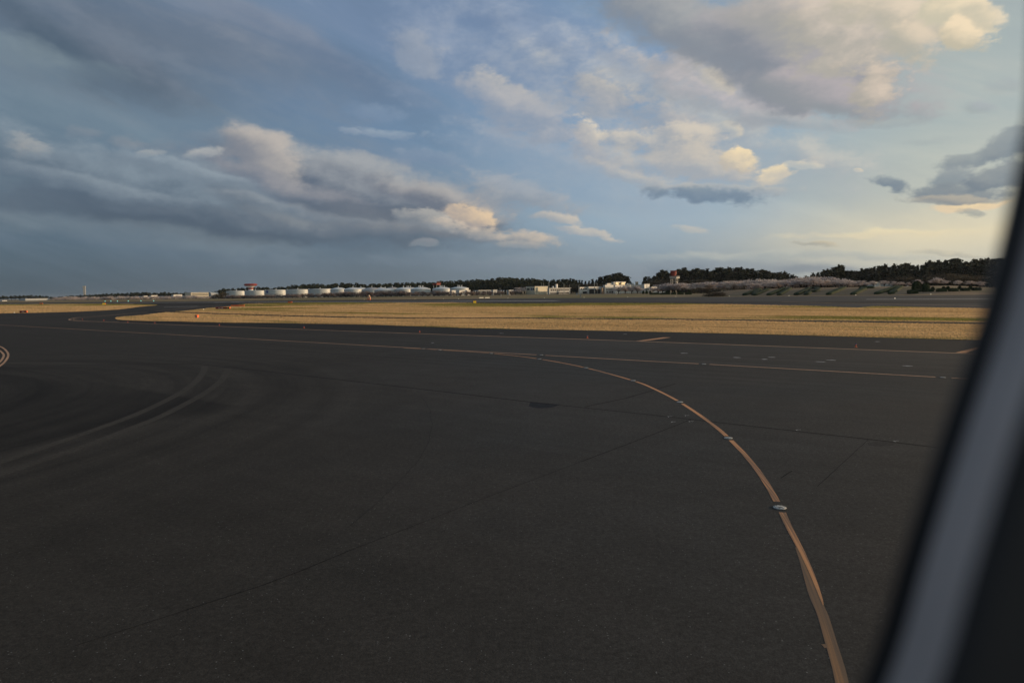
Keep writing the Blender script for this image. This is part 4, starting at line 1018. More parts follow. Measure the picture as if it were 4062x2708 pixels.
spots('cherry', [(3465,1112),(3508,1110),(3544,1113),(3576,1116),(3606,1118),(3640,1106),(3715,1098),(3748,1110),(3800,1110),(3850,1112),(3890,1114)], .0062, 1.15, 'thin cherry before the long grey shed at right, # from left', 'cherries before the grey shed')
spots('bare', [(2620,1102),(2600,1108),(2742,1106),(2765,1104),(2790,1102),(2640,1108),(2722,1104)], .0047, 1.8, 'olive brown bushy tree behind the radar tower, # from left', 'brown trees by the radar tower')
spots('bare', [(3560,1092),(3590,1090),(3690,1092),(3730,1078),(3770,1080),(3810,1084),(3850,1090)], .0051, 1.6, 'olive brown tree before the dark conifers at right, # from left', 'brown trees at the right')
spots('bare', [(2260,1128),(2285,1124),(2310,1122),(2340,1120),(2370,1122),(2395,1124),(2245,1132)], .0045, 1.8, 'brown tree behind the low garage, # from left', 'brown trees behind the garage')
spots('bare', [(2760,1140),(2785,1138),(2812,1139),(2840,1138),(2868,1139),(2895,1138),(2920,1139),(2945,1139),(2970,1140)], .0060, 2.4, 'brown scrub along the top of the bank left of the N, # from left', 'brown scrub on the bank', 'bush', .4)
spots('bare', [(2805,1160),(2825,1156),(2845,1153),(2862,1152)], .0090, 2.4, 'dense brown shrub on the slope left of the first hedge letter, # from left', 'brown shrubs on the slope', 'bush', .45)

# ------------------------------------------------------------------ buildings
m_cream = mat('cream_wall', (0.60,0.56,0.44), 0.8, 0.2, 0.08, 0.3)
m_whitew = mat('white_wall', (0.66,0.65,0.62), 0.7, 0.3, 0.06, 0.3)
m_greyw = mat('grey_wall', (0.40,0.42,0.43), 0.8, 0.2, 0.10, 0.3)
m_brownw = mat('brown_wall', (0.20,0.15,0.11), 0.8)
m_roof = mat('pale_roof', (0.52,0.53,0.53), 0.7)
m_win = mat('dark_window', (0.03,0.035,0.045), 0.2, 0.6)
m_bluew = mat('blue_window', (0.03,0.05,0.22), 0.3, 0.5)
m_gold = mat('glossy_metal_cladding', (0.62,0.56,0.42), 0.28, 0.6, 0.05, 0.2, metal=0.6)
def block(name, cpx, lpx, rpx, pyt, k, label, cat='building', wall=None, z0=0.0, wins=(), roofh=0.35, pyb=None, parent=None, over=0.25, doors=()):
    """a block set square to the runway: corner at cpx, left end lpx, right end rpx"""
    Y = KY(cpx, k); C = P(cpx, pyt, Y); top = C.z; Cx = C.x
    def ln(px, ax):
        r = ray(px, 1160); a = r.x/r.y; return (a*Y - Cx)/(ax.x - a*ax.y)
    Lr = max(.5, ln(rpx, ax_p)); Ll = max(.5, ln(lpx, ax_d))
    e = empty(name, (Cx, Y, z0), PH); hgt = top - z0
    q = MB(); q.box((0,0,0),(Lr,Ll,hgt-roofh)); q.build('wall', wall or m_whitew, e)
    q = MB(); q.box((-over,-over,hgt-roofh+.002),(Lr+over,Ll+over,hgt)); q.build('roof', m_roof, e)
    for (side, a, c, zb, zt, mt) in wins:
        q = MB(); zb *= hgt; zt *= hgt
        if side == 'L': q.box((-.08, Ll*a, zb),(-.003, Ll*c, zt))
        else: q.box((Lr*a, -.08, zb),(Lr*c, -.003, zt))
        q.build('door' if mt == 'door' else 'window', m_hole if mt == 'door' else (mt or m_win), e)
    tag(e, label, cat)
    return e, Lr, Ll, hgt
K1 = .0051
W2 = lambda side, n, zb, zt, a=.06, c=.94: [(side, a+(c-a)*(i+.12)/n, a+(c-a)*(i+.88)/n, zb, zt, None) for i in range(n)]
block('cream_building', 2121.5, 2087, 2173, 1135.5, K1, 'cream two-storey block, its left side grey with blue windows, beside a pink cherry', wall=m_cream,
      wins=[('L',.60,.90,.56,.76,None),('L',.32,.46,.55,.80,m_bluew),('L',.06,.26,.56,.76,None)]+[('R',.03,.33,.36,.42,None)])
e, Lr, Ll, hg = block('long_building', 2178, 2172, 2262, 1142, K1, 'long low two-level building with a chimney, right of the cream block', wall=m_greyw, wins=W2('R',9,.52,.80)+[('R',.05,.95,.05,.28,None)], over=1.0)
q = MB(); q.box((Lr*.45,3,hg+.01),(Lr*.45+2.6,5,hg+4.2)); q.build('chimney', m_whitew, e); q = MB(); q.lathe([(1.1,0),(1.1,1.6),(.9,1.9),(.001,1.95)],16,0,(Lr*.28,3,hg+.01)); q.build('roof_tank', m_whitew, e)
block('small_building', 2300, 2297, 2331, 1138.5, K1, 'small white office with dark windows, left of the garage', wins=W2('R',3,.62,.84)+[('R',.35,.9,.04,.36,None)])
block('garage', 2334, 2331.5, 2385, 1137, K1, 'grey garage with one wide dark opening', wall=m_greyw, wins=[('R',.06,.94,.02,.64,m_hole)], roofh=1.0)
block('brown_building', 2387, 2385, 2399, 1140, K1, 'narrow brown wall between the garage and the white plant', wall=m_brownw)
block('white_plant', 2400, 2392, 2448, 1130, .00505, 'white plant building with a stepped roof, left of the gold-lit roof', wins=W2('R',5,.40,.55)+W2('R',4,.06,.30))
block('white_plant', 2408, 2403, 2430, 1123.5, .00488, 'white upper block rising behind the stepped white plant', wall=m_whitew)
block('white_plant', 2434, 2426, 2439, 1118, .0048, 'grey stair block beside the gold-lit roof', wall=m_greyw)
block('gold_roof_building', 2442, 2438.5, 2482, 1117, .0047, 'tall block whose glossy metal wall glows gold in the low sun', wall=m_gold, roofh=.8)
e, Lr, Ll, hg = block('long_white_building', 2440, 2434, 2548, 1130, .0050, 'long white wall behind four pink cherries', wins=W2('R',10,.30,.42))
for (a, w_) in ((.52,6),(.70,4)):
    q = MB(); q.box((Lr*a,3,hg+.01),(Lr*a+w_,6,hg+1.7)); q.build('roof_unit', m_greyw, e)
block('small_tower_block', 2524, 2520, 2532, 1117, .0046, 'small sunlit tower above the long white wall', wall=m_gold)
block('white_end_block', 2556, 2545, 2577, 1126, .0051, 'sunlit white end block behind the dark fir tree', wins=[('R',.2,.4,.3,.5,None),('R',.6,.8,.3,.5,None)])
block('low_white_building', 2584, 2577, 2608, 1137.5, .0051, 'low white building with a dark slanting stair, right of the end block', wins=[('R',.3,.55,.3,.5,None)])
block('low_white_building', 2616, 2610, 2642, 1143, .0050, 'low white shed behind the cherries left of the radar tower', wall=m_whitew, wins=W2('R',4,.3,.6))
block('small_building', 1956, 1949, 1972, 1149, K1, 'small grey hut right of the open canopy', wall=m_greyw, wins=[('R',.2,.7,.3,.6,None)])
block('small_building', 2018, 2011, 2036, 1150, K1, 'small grey-blue hut left of the bright pink cherry', wall=m_greyw, wins=[('R',.2,.6,.3,.6,None)])
block('long_grey_shed', 3470, 3435, 3684, 1119, .0054, 'long pale grey shed behind thin cherries at the right', wall=m_greyw, wins=W2('R',9,.15,.4), roofh=.5)
block('long_grey_shed', 3560, 3540, 3620, 1116.5, .0051, 'pale roofed shed showing just above the long grey shed', wall=m_greyw)
block('grey_shed', 2860, 2820, 2905, 1124, .0049, 'pale shed almost hidden by blossom left of the letters', wall=m_greyw, wins=W2('R',5,.3,.6))
block('distant_hall', 100, 73, 188, 1184.3, .0046, 'long low grey-green hall far away at the left', wall=m_greyw)
block('distant_building', 8, -12, 26, 1191, .0050, 'tiny white shed at the far left edge', wall=m_whitew)
block('distant_building', 600, 593, 624, 1170.8, .0045, 'tiny white building before the distant wood, right one of two', wall=m_whitew)
block('distant_building', 570, 563, 585, 1173, .0045, 'tiny white building before the distant wood, left one of two', wall=m_whitew)
block('distant_building', 688, 680, 722, 1168, .0047, 'low white building left of the cream school block', wall=m_whitew)
block('school_building', 757, 733, 827, 1160, .0047, 'cream three-storey block with long window bands, left of the tanks', wall=m_cream, wins=[('R',.03,.97,z,z+.12,None) for z in (.2,.48,.74)])
# gabled grey house
e, Lr, Ll, hg = block('gabled_building', 838, 829, 868, 1166, .0048, 'grey gabled building just left of the white tanks', wall=m_greyw, wins=[('R',.1,.4,.2,.5,None),('R',.6,.9,.2,.5,None)])
q = MB(); q.add([(0,0,hg+.01),(Lr,0,hg+.01),(Lr,Ll,hg+.01),(0,Ll,hg+.01),(0,Ll/2,hg+3.4),(Lr,Ll/2,hg+3.4)], [(0,1,5,4),(2,3,4,5),(1,2,5),(3,0,4)]); q.build('gable_roof', m_greyw, e)
# open canopies
def canopy(cpx, rpx, pyt, k, label, n=5, dpt=8):
    Y = KY(cpx, k); C = P(cpx, pyt, Y); r = ray(rpx, 1160); a = r.x/r.y; Lr = (a*Y-C.x)/(ax_p.x-a*ax_p.y)
    e = empty('open_canopy', (C.x, Y, 0), PH); q = MB(); q.box((0,0,C.z-.7),(Lr,dpt,C.z)); q.build('roof', m_roof, e)
    for i in range(n):
        q = MB(); x = .5+(Lr-1)*i/(n-1); q.tube((x,1,0),(x,1,C.z-.72),.22,.22,8); q.build('column', m_greyw, e)
    tag(e, label, 'canopy')
canopy(1898,1962,1151,.0051,'open flat canopy on slender columns before the dark wood')
canopy(2401,2437,1138,.0054,'open canopy on columns in front of the white plant')

# fuel tanks
m_tank = mat('white_tank_paint', (0.52,0.555,0.56), 0.42, 0.5, 0.05, 0.2)
m_tankr = mat('white_tank_roof', (0.62,0.64,0.65), 0.55, 0.4, 0.05, 0.2)
m_dust = mat('grey_tank_roof', (0.36,0.36,0.37), 0.7, 0.2, 0.1, 0.2)
tanks = [(901,975,1154,0,.0049),(974,1053,1152.5,0,.0049),(1052,1138,1150,0,.0049),(1137,1226,1148,0,.0049),(1225,1314,1146,0,.0049),
 (1312,1372,1147,7,.0049),(1366,1434,1147,7,.00492),(1405,1458,1146,6,.0046),(1436,1514,1149.5,10,.0049),(1487,1569,1149.5,6.5,.0050),(1488,1535,1145,5,.0046),(1532,1581,1144.5,6,.0045),
 (1568,1632,1146.5,7,.0049),(1630,1706,1146,8,.0050),(1717,1789,1145,7,.0049),(1786,1858,1143,6,.0050),(1590,1650,1142,3,.0044),(938,1012,1155,0,.0045),(1014,1092,1154,0,.0045),(1098,1180,1152,0,.0045),(1182,1268,1150,0,.0045),(1268,1345,1149,0,.0045)]
m_logo = mat('blue_sign_paint', (0.05,0.08,0.28), 0.5)
for i, (x0, x1, rim, dome, k) in enumerate(tanks):
    xc = (x0+x1)/2; Y = KY(xc, k); r = (x1-x0)/2*Y/F*1.035; zt = P(xc, rim, Y-r).z; zt = max(zt, 6)
    dz_ = dome*Y/F; cpos = P(xc, rim, Y)
    e = empty('fuel_tank', (cpos.x, Y, 0), PH)
    q = MB(); q.lathe([(r,0),(r,zt)], 64); q.build('wall', m_tank, e, True)
    q = MB()
    pf = [(r+.25,zt-.35),(r+.25,zt)] + [(r*math.cos(a)*1.0+.02, zt + max(.5,dz_)*math.sin(a)) for a in [j*math.pi/2/9 for j in range(10)]] if dome else [(r+.35,zt-.4),(r+.35,zt+.1),(r*.98,zt+.12),(r*.5,zt+.5),(.01,zt+.7)]
    if dome: pf = [(r+.25,zt-.35),(r+.25,zt)] + [(max(.01,r*(1-t)), zt + dz_*(1-(1-t)**2)) for t in [j/9 for j in range(10)]]
    q.lathe(pf, 64); q.build('roof', m_dust if i in (8, 11) else m_tankr, e, True)
    q = MB(); q.lathe([(r+.02,zt*.52),(r+.45,zt*.52),(r+.45,zt*.52+.3),(r+.02,zt*.52+.3)], 48); q.build('stiffening_ring', m_tank, e)
    for dx_ in (([-3.5, 0, 3.5] if dome and i > 12 else [0])):
        q = MB(); q.lathe([(.5,0),(.5,1.6),(.9,1.7),(.9,2.1),(.001,2.3)], 10, 0, (dx_, -abs(dx_)*.2, zt+max(dz_,.5)-.4)); q.build('roof_vent', m_tankr, e, True)
    # stair winding down the side
    q = MB(); a0 = math.radians(200)
    for j in range(16):
        a = a0 + j*.035; z = zt - j*zt/16; q.tube(((r+.15)*math.cos(a),(r+.15)*math.sin(a),z-.35),((r+1.1)*math.cos(a),(r+1.1)*math.sin(a),z-.35),.14,.14,4)
    q.build('stair', m_greyw, e)
    if i == 2:
        q = MB(); a0 = math.radians(233-52.2)
        n_ = 6; 
        for j in range(n_):
            a1 = a0 + j*.045; a2 = a0+(j+1)*.045
            q.add([((r+.1)*math.cos(a1),(r+.1)*math.sin(a1),zt*.55+1),((r+.1)*math.cos(a2),(r+.1)*math.sin(a2),zt*.55+1),((r+.1)*math.cos(a2),(r+.1)*math.sin(a2),zt-1),((r+.1)*math.cos(a1),(r+.1)*math.sin(a1),zt-1)], [(0,1,2,3)])
        q.build('painted_panel', m_logo, e)
    kindw = 'flat-topped' if not dome else 'dome-roofed'
    front = {5:'first',6:'second',8:'grey-roofed',9:'wide low',12:'seventh',13:'brightly sunlit',14:'two-vent',15:'rightmost',}.get(i)
    if i < 5: lab = f'white flat-topped storage tank, {ordw(i+1)} of five from left behind the cherries' + (', with a blue panel' if i == 2 else '')
    elif i >= 17: lab = f'pale tank in the rear row, seen through the gap right of the {ordw(i-16)} flat-topped tank'
    elif i in (7,10,11,16): lab = {7:'white dome peeking behind the second domed tank',10:'small white dome peeking between two low-domed tanks',11:'dark grey dome behind the wide low domed tank',16:'flat distant tank top showing behind the sunlit domes'}[i]
    else: lab = {5:'leftmost domed white tank, next to the flat-topped ones',6:'second domed white tank from left behind the cherries',8:'white tank with a grey streaked dome and roof ladder',9:'wide tank with a low dusty dome behind dense blossom',12:'smaller domed tank right of the dusty low dome',13:'domed tank with the brightest sunlit right side',14:'second domed tank from the right end, with roof vents',15:'rightmost domed white tank, with two thin vents on top'}[i]
    tag(e, lab, 'tank', 'white fuel tanks')
for i, (c, l, r_, t) in enumerate([(1792,1788,1808,1151),(1822,1812,1840,1151),(1852,1846,1866,1150)]):
    block('pump_house', c, l, r_, t, .0052, ['small white pump house at the foot of the last tank, left one','white pump house with dark door below the last tank','small pump house right of the last tank'][i], wall=m_whitew, wins=[('R',.3,.6,.3,.7,None)])

# red and white bowl tower
m_red = mat('red_tower_paint', (0.25,0.04,0.028), 0.6)
Y = KY(995, .0044); u = Y/F; zb = lambda py: P(995, py, Y).z; c0 = P(995, 1150, Y)
e = empty('bowl_tower', (c0.x, Y, 0))
q = MB(); q.lathe([(9*u,0),(9*u,zb(1147))], 40); q.build('stem', m_whitew, e, True)
q = MB(); q.lathe([(9.2*u,zb(1147.5)),(9.2*u,zb(1141))], 40); q.build('red_band', m_red, e, True)
q = MB(); q.lathe([(9.2*u,zb(1141)),(12*u,zb(1138)),(20*u,zb(1134))], 40); q.build('bowl', m_whitew, e, True)
q = MB(); q.lathe([(20*u,zb(1134)),(25*u,zb(1130.5)),(25.5*u,zb(1128.8)),(22*u,zb(1125.6)),(21*u,zb(1125.2)),(.01,zb(1126))], 40); q.build('rim', m_red, e, True)
q = MB()
for j in range(14): a = j*.449; q.tube((21*u*math.cos(a),21*u*math.sin(a),zb(1125.6)),(21*u*math.cos(a),21*u*math.sin(a),zb(1124)),.12,.12,4)
q.build('railing', m_red, e)
tag(e, 'mushroom-shaped tower with a red rim and red banded white stem', 'tower')
# distant control tower
Y = 2900; u = Y/F; c0 = P(336, 1170, Y); e = empty('control_tower', (c0.x, Y, 0), R(20)); zt = P(336,1134,Y).z
m_ct = mat('pale_concrete', (0.36,0.36,0.34), 0.8)
q = MB(); q.box((-3.6*u,-3.6*u,0),(3.6*u,3.6*u,zt-6)); q.build('shaft', m_ct, e)
q = MB(); q.box((-4.6*u,-4.6*u,zt-5.9),(4.6*u,4.6*u,zt)); q.build('cab', m_ct, e)
for j in range(6):
    q = MB(); q.box((-3.7*u,-3.7*u-.1,8+j*5),(3.7*u,-3.6*u-.01,10+j*5)); q.build('window', m_greyw, e)
tag(e, 'slim grey tower standing alone above the distant wood at left', 'tower')
# radar tower
k = .0053; cpx = 2683; Y = KY(cpx, k); u = Y/F; z = lambda py: P(cpx, py, Y).z; C = P(cpx, 1100, Y)
e = empty('radar_tower', (C.x, Y, 0), PH)
Lr = 7.2; Ll = 6.6
m_twr = mat('white_tower_steel', (0.50,0.48,0.43), 0.30, 0.6, 0.05, 0.3)
q = MB(); q.box((0,0,z(1103.5)),(Lr,Ll,z(1099.5))); q.build('platform', m_twr, e)
q = MB()
for zz in (z(1097.5), z(1095.8)):
    for a_, c_ in (((0,0),(Lr,0)),((0,0),(0,Ll)),((Lr,0),(Lr,Ll)),((0,Ll),(Lr,Ll))): q.tube((a_[0],a_[1],zz),(c_[0],c_[1],zz),.16,.16,5)
for t in np.linspace(0,1,5):
    q.tube((Lr*t,0,z(1099.6)),(Lr*t,0,z(1095.8)),.09,.09,4); q.tube((0,Ll*t,z(1099.6)),(0,Ll*t,z(1095.8)),.09,.09,4)
q.build('railing', m_twr, e)
for (x, y) in ((.8,.8),(Lr-2.6,.8),(.8,Ll-.8),(Lr-2.6,Ll-.8)):
    q = MB(); q.tube((x,y,0),(x,y,z(1103.6)),.30,.30,6); q.build('leg', m_twr, e)
q = MB()
for zz in (z(1118.5), z(1107), 6.0):
    q.tube((.8,.8,zz),(Lr-2.6,.8,zz),.18,.18,5); q.tube((.8,.8,zz),(.8,Ll-.8,zz),.18,.18,5)
q.tube((.8,Ll-.8,z(1118)),(.8,.8,z(1107)),.12,.12,4); q.tube((.8,.8,z(1118)),(.8,Ll-.8,z(1107)),.12,.12,4); q.tube((.8,.8,6),(Lr-2.6,.8,z(1118)),.12,.12,4)
q.build('brace', m_twr, e)
# antenna: a curved red lattice reflector
q = MB(); wA = 24*u; z0_, z1_ = z(1093), z(1073)
vs = []; nx, nz_ = 16, 9
for j in range(nz_+1):
    for i in range(nx+1):
        a = (i/nx-.5)*2; v_ = j/nz_; ww = 1-.22*(max(0, .35-v_)/.35)
        vs.append((a*wA/2*ww, 1.2*(a*a)-.5*(v_-.5)**2, z0_+(z1_-z0_)*v_))
q.add(vs, [(j*(nx+1)+i, j*(nx+1)+i+1, (j+1)*(nx+1)+i+1, (j+1)*(nx+1)+i) for j in range(nz_) for i in range(nx)])
an = q.build('antenna_reflector', m_red, e, True); an.rotation_euler = (0,0,-PH); an.location = (2.6,3.6,0)
sm = an.modifiers.new('thickness','SOLIDIFY'); sm.thickness = .12
q = MB(); q.tube((2.6,3.6,z(1099.4)),(2.6,3.6,z(1092)),.5,.35,8); q.build('antenna_mount', m_red, e)
q = MB(); q.box((-wA/2-.8,-.3,z(1074.5)),(wA/2+.3,.1,z(1072.2))); bar = q.build('antenna_bar', m_red, e); bar.rotation_euler = (0,0,-PH); bar.location = (2.6,3.6,0)
for (x, y, t) in ((Lr-.3,Ll*.2,1073),(.2,Ll-.3,1085),(Lr*.8,Ll-.4,1080)):
    q = MB(); q.tube((x,y,z(1099.4)),(x,y,z(t)),.13,.06,5); q.build('lightning_rod', m_red, e)
tag(e, 'red radar antenna on a white steel tower above cherry blossom', 'tower')
# small red tower behind the tanks
Y = KY(1732, .0045); u = Y/F; C = P(1732,1125,Y); z = lambda py: P(1732, py, Y).z
e = empty('beacon_tower', (C.x, Y, 0), PH)
q = MB()
for x in (-3,3):
    for y in (-3,3): q.tube((x,y,0),(x,y,z(1130)),.3,.3,5)
q.build('leg', m_whitew, e)
q = MB(); q.box((-4,-4,z(1129.9)),(4,4,z(1124))); q.build('platform', m_red, e)
q = MB()
for j in range(9): q.tube((-4+j,-4,z(1123.9)),(-4+j,-4,z(1119)),.14,.14,4)
q.tube((-4,-4,z(1120)),(4,-4,z(1120)),.2,.2,4); q.build('lattice', m_red, e)
tag(e, 'small dark red lattice tower peeking above the domed tanks', 'tower')

# orange and white checked marker hut by the runway
m_wh2 = mat('pale_marker_paint', (0.70,0.52,0.36), 0.6)
g = G(1463.5,1189.5); u = g.y/F; e = empty('marker_hut', (g.x, g.y, 0))
q = MB(); q.box((-5.6*u,0,0),(5.2*u,2,6*u)); q.build('base', m_or, e)
q = MB(); q.box((-1.4*u,-.06,.8*u),(4.2*u,-.003,3.2*u)); q.build('base_panel', m_wh2, e)
q = MB(); q.box((-4.6*u,.2,6.02*u),(4.8*u,1.8,11*u)); q.build('cabinet', m_wh2, e)
q = MB(); q.box((-5*u,.1,11.02*u),(5*u,1.9,12.6*u)); q.build('band', m_or, e)
q = MB(); q.lathe([(4.4*u,12.62*u),(4.2*u,15*u),(3*u,17*u),(2*u,18.2*u),(2*u,20*u),(.01,20.2*u)],16,0,(0,1,0)); q.build('dome', m_wh2, e, True)
tag(e, 'orange and white marker hut standing beside the far runway edge', 'hut')

# poles, posts and boxes
m_pole = mat('galvanised_pole', (0.30,0.32,0.30), 0.6, 0.4)
def pole(px, pyt, k, label, head=True, r=.16, pyb=None, name='lamp_post', cat='pole', group='poles and lamp posts by the buildings', side=1):
    Y = KY(px, k); t = P(px, pyt, Y); e = empty(name, (t.x, Y, 0))
    q = MB(); q.tube((0,0,0),(0,0,t.z),r*1.3,r*.8,8); q.build('pole', m_pole, e)
    if head:
        q = MB(); q.tube((0,0,t.z-.1),(side*1.3,0,t.z+.15),.09,.07,5); q.build('arm', m_pole, e)
        q = MB(); q.box((side*1.3-.5,-.25,t.z+.05),(side*1.3+.5,.25,t.z+.35)); q.build('lamp_head', m_pole, e)
    tag(e, label, cat, group)
pole(2177,1117,.0053,'tall plain pole between the cream block and the chimney building',False,.3)
pole(2148.5,1121,.0048,'left of two thin poles rising behind the cream block roof',False,.2)
pole(2155.5,1121.5,.0048,'right of two thin poles rising behind the cream block roof',False,.2)
pole(2237,1124,.0054,'double lamp post before the chimney building',True,.22,side=-1)
pole(2259,1130,.0053,'thin pole at the right end of the chimney building',False,.2)
pole(2295,1131,.0053,'lamp post just left of the small white office',True,.18)
pole(2358,1118,.0054,'tall pole in front of the garage opening',False,.3)
pole(2369,1124,.0054,'lamp post right of the tall pole at the garage',True,.18,side=-1)
pole(2462,1130,.0056,'lamp post among the cherries before the long white wall',True,.2)
pole(2511,1122,.0052,'thin pole behind the third cherry at the long white wall',False,.16)
pole(2566,1128,.0056,'dark post in front of the sunlit end block',False,.25)
pole(1983,1141,.0054,'lamp post left of the small grey-blue hut',True,.18)
m_bx = mat('grey_cabinet', (0.28,0.31,0.34), 0.6)
m_pst = mat('pale_post', (0.62,0.55,0.42), 0.7)
def cabinet(px, pyb, pyt, w, label, m_, name='equipment_cabinet', cat='cabinet'):
    g = G(px, pyb); zt = P(px, pyt, g.y).z; ww = w*g.y/F; e = empty(name, (g.x, g.y, 0))
    q = MB(); q.box((-ww/2,-.3,.1),(ww/2,.4,zt)); q.build('body', m_, e)
    q = MB(); q.box((-ww/2-.1,-.4,0),(ww/2+.1,.5,.098)); q.build('base', m_greyw, e)
    q = MB(); q.box((-ww/2-.05,-.35,zt+.002),(ww/2+.05,.45,zt+.08)); q.build('lid', m_, e)
    tag(e, label, cat)
cabinet(2289,1168.6,1162,6,'grey equipment cabinet on the far grass below the long building',m_bx)
cabinet(2303,1177.6,1170,4,'narrow grey cabinet on a dark pad beside the runway',m_bx)
cabinet(2446,1168.4,1158,2.6,'pale upright post on the far grass before the cherries',m_pst,'marker_post','post')
cabinet(1713,1174.5,1167.5,3,'short pale post before the domed tanks',m_pst,'marker_post','post')
cabinet(1988,1175,1165,2.4,'thin pale post on the far grass right of the canopy',m_pst,'marker_post','post')
g = [G(1901,1184.2), G(1918,1183.6), G(1924.5,1184), G(1942,1183.2)]
m_sl = mat('white_barrier_paint', (0.85,0.80,0.66), 0.5, 0.4, 0.05)
for i, (a_, c_) in enumerate(((g[0],g[1]),(g[2],g[3]))):
    Y = a_.y; w = (P([1918,1942][i],1184,Y)-a_).length; w /= math.cos(.55); e = empty('white_barrier', (a_.x, Y, 0), 0.55)
    q = MB(); q.box((0,0,.25),(w,.5,.85)); q.build('panel', m_sl, e)
    q = MB(); q.box((.3,.1,0),(.6,.4,.248)); q.build('foot', m_greyw, e); q = MB(); q.box((w-.6,.1,0),(w-.3,.4,.248)); q.build('foot', m_greyw, e)
    tag(e, ['bright white low barrier by the far runway edge, left of a pair','bright white low barrier by the far runway edge, right of a pair'][i], 'barrier')

# parked cars
m_tyre = mat('tyre_rubber', (0.02,0.02,0.02), 0.8)
def car(px, pyb, yaw, bodym, label, L=4.4, van=False):
    g = G(px, pyb); e = empty('parked_van' if van else 'parked_car', (g.x, g.y, 0), yaw)
    hh = 2.0 if van else 1.45; q = MB()
    pr_ = [(-L/2,.35),(-L/2,.85),(-L/2*.62,.95),(-L/2*.38,hh),(L/2*.42,hh),(L/2*.78,.98),(L/2,.82),(L/2,.35)] if not van else [(-L/2,.35),(-L/2,1.0),(-L/2*.78,1.15),(-L/2*.60,hh),(L/2*.98,hh),(L/2,.35)]
    n = len(pr_); vs = [(x,-.85,z) for x, z in pr_]+[(x,.85,z) for x, z in pr_]
    q.add(vs, [tuple(range(n)), tuple(range(n,2*n))[::-1]]+[(i+n,(i+1)%n+n,(i+1)%n,i) for i in range(n)]); q.build('body', bodym, e)
    q = MB(); q.box((-L/2*.42,-.88,.98 if not van else 1.2),(L/2*.5,-.853,hh-.12)); q.build('side_window', m_win, e)
    for x in (-L*.32, L*.32):
        for y in (-.88,.70):
            q = MB(); q.tube((x,y,.32),(x,y+.18,.32),.32,.32,12); q.build('wheel', m_tyre, e)
    tag(e, label, 'van' if van else 'car', 'vehicles parked before the buildings')
m_cw = mat('white_car_paint', (0.72,0.72,0.70), 0.3, 0.6); m_cs = mat('silver_car_paint', (0.34,0.36,0.38), 0.3, 0.6); m_cb = mat('dark_car_paint', (0.04,0.05,0.07), 0.3, 0.6)
car(2094,1168,0,m_cw,'white car at the foot of the cream block')
for i, (x, m_, t) in enumerate([(2172,m_cs,'silver car right of the cream block'),(2195,m_cs,'silver car left of the chimney building steps'),(2216,m_cw,'white van below the chimney'),(2225,m_cw,'white car right of the van below the chimney'),(2250,m_cs,'silver car before the right end of the chimney building'),(2259,m_cb,'dark car before the right end of the chimney building'),(2315,m_cw,'white car under the small office window'),(2381,m_cw,'white and blue car in the garage mouth, right side'),(2412,m_cw,'white car under the canopy, left one'),(2421,m_cs,'silver car under the canopy, right one')]):
    car(x, 1166.8-(x-2172)*.028, random.uniform(-.2,.2), m_, t, van='van' in t.split()[:2])
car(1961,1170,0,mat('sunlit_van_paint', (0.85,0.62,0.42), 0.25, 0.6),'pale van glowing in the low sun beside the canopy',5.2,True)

# perimeter fence before the buildings
m_fen = mat('fence_wire', (0.05,0.055,0.05), 0.8)
t0_, t1_ = ST(G(1100,1180))[1], ST(G(2560,1164))[1]; s_f = ST(G(2300,1166.5))[0]
e = empty('perimeter_fence', FS(s_f, t0_, 0), PH)
Lf = t1_-t0_; npost = 96
for i in range(npost+1):
    q = MB(); y = -Lf*i/npost; q.box((-.05,y-.05,0),(.05,y+.05,2.1)); q.build('post', m_fen, e)
q = MB()
for zz in np.linspace(.15,2.0,9): q.box((-.012,-Lf,zz-.012),(.012,0,zz+.012))
q.build('wire_mesh', m_fen, e)
tag(e, 'thin dark wire fence along the buildings beyond the runway', 'fence')

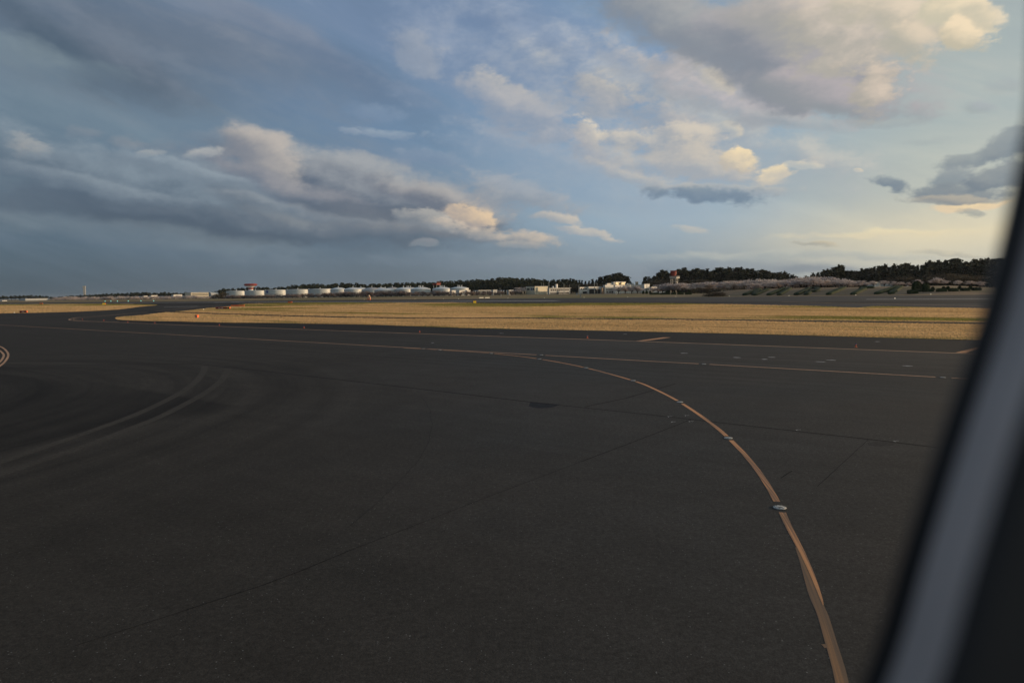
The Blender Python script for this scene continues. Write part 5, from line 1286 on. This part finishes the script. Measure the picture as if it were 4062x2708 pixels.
# ------------------------------------------------------------------ aircraft window around the camera
def wp(px, py, dep):                                     # point at depth (metres) ahead of the eye
    return CAM + ray(px, py)*dep
m_gask = mat('black_rubber_seal', (0.010,0.011,0.013), 0.6, 0.3, 0.1, 30)
m_rev = mat('grey_window_reveal', (0.53,0.475,0.45), 0.55, 0.3, 0.18, 9)
m_pan = mat('shade_toned_cabin_trim', (0.045,0.043,0.045), 0.7, 0.2, 0.12, 6)  # shade on the light cabin wall is put into this dark colour
rim = [(4075,400),(4050,560),(3980,890),(3914,1150),(3868,1300),(3717,1749),(3578,2198),(3440,2647),(3210,3120),(2880,3480),(2420,3690),(1700,3780),(1000,3720),(360,3540),(-120,3200),(-400,2700),(-560,2200),(-680,1749),(-760,1300),(-810,890),(-840,400),(-850,-100),(-820,-700),(-640,-1350),(-200,-1800),(600,-2080),(1700,-2180),(2900,-2080),(3500,-1800),(3880,-1350),(4060,-700),(4090,-100)]
rim = [tuple(q) for q in smooth_px(rim+[rim[0]], 5)][:-1]
nr = len(rim)
def offset(k):
    o = []
    for i in range(nr):
        a = np.array(rim[(i-2)%nr]); c = np.array(rim[(i+2)%nr]); t = c-a; t = t/np.linalg.norm(t); n_ = np.array([-t[1], t[0]])
        n_ = -n_ if np.dot(n_, np.array(rim[i])-np.array((1600,800))) < 0 else n_
        o.append(np.array(rim[i]) + n_*k)
    return o
def band(name, profile, mtl, parent):
    """rings given as (outset px, depth m)"""
    q = MB(); vs = []
    for (k, dep) in profile:
        for p in offset(k): vs.append(wp(p[0], p[1], dep))
    m_ = len(profile); q.add(vs, [(j*nr+i, j*nr+(i+1)%nr, (j+1)*nr+(i+1)%nr, (j+1)*nr+i) for j in range(m_-1) for i in range(nr)])
    return q.build(name, mtl, parent, True)
win = empty('aircraft_window', (0,0,0))
band('rubber_seal', [(20,.245),(0,.222),(20,.212),(50,.207),(98,.205)], m_gask, win)
band('window_reveal', [(93,.2055),(135,.200),(230,.182),(270,.162),(290,.153)], m_rev, win)
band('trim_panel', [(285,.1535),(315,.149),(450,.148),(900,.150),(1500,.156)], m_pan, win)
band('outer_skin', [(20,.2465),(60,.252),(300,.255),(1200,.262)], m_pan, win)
tag(win, 'blurred grey frame of the aircraft window at the right edge', 'window frame')
for c in list(win.children): pass

# ------------------------------------------------------------------ haze
q = MB(); q.box((-13000,-5000,-1),(13000,13500,60)); hz = q.build('haze', None)
hz.data.materials.clear(); mh = bpy.data.materials.new('haze_air'); mh.use_nodes = True; T = mh.node_tree
T.nodes.remove(T.nodes['Principled BSDF']); pv = T.nodes.new('ShaderNodeVolumePrincipled'); pv.inputs['Density'].default_value = 0.000028
pv.inputs['Color'].default_value = (0.72,0.82,0.95,1); pv.inputs['Anisotropy'].default_value = 0.3
T.links.new(pv.outputs[0], T.nodes['Material Output'].inputs['Volume']); hz.data.materials.append(mh); hz['kind'] = 'stuff'
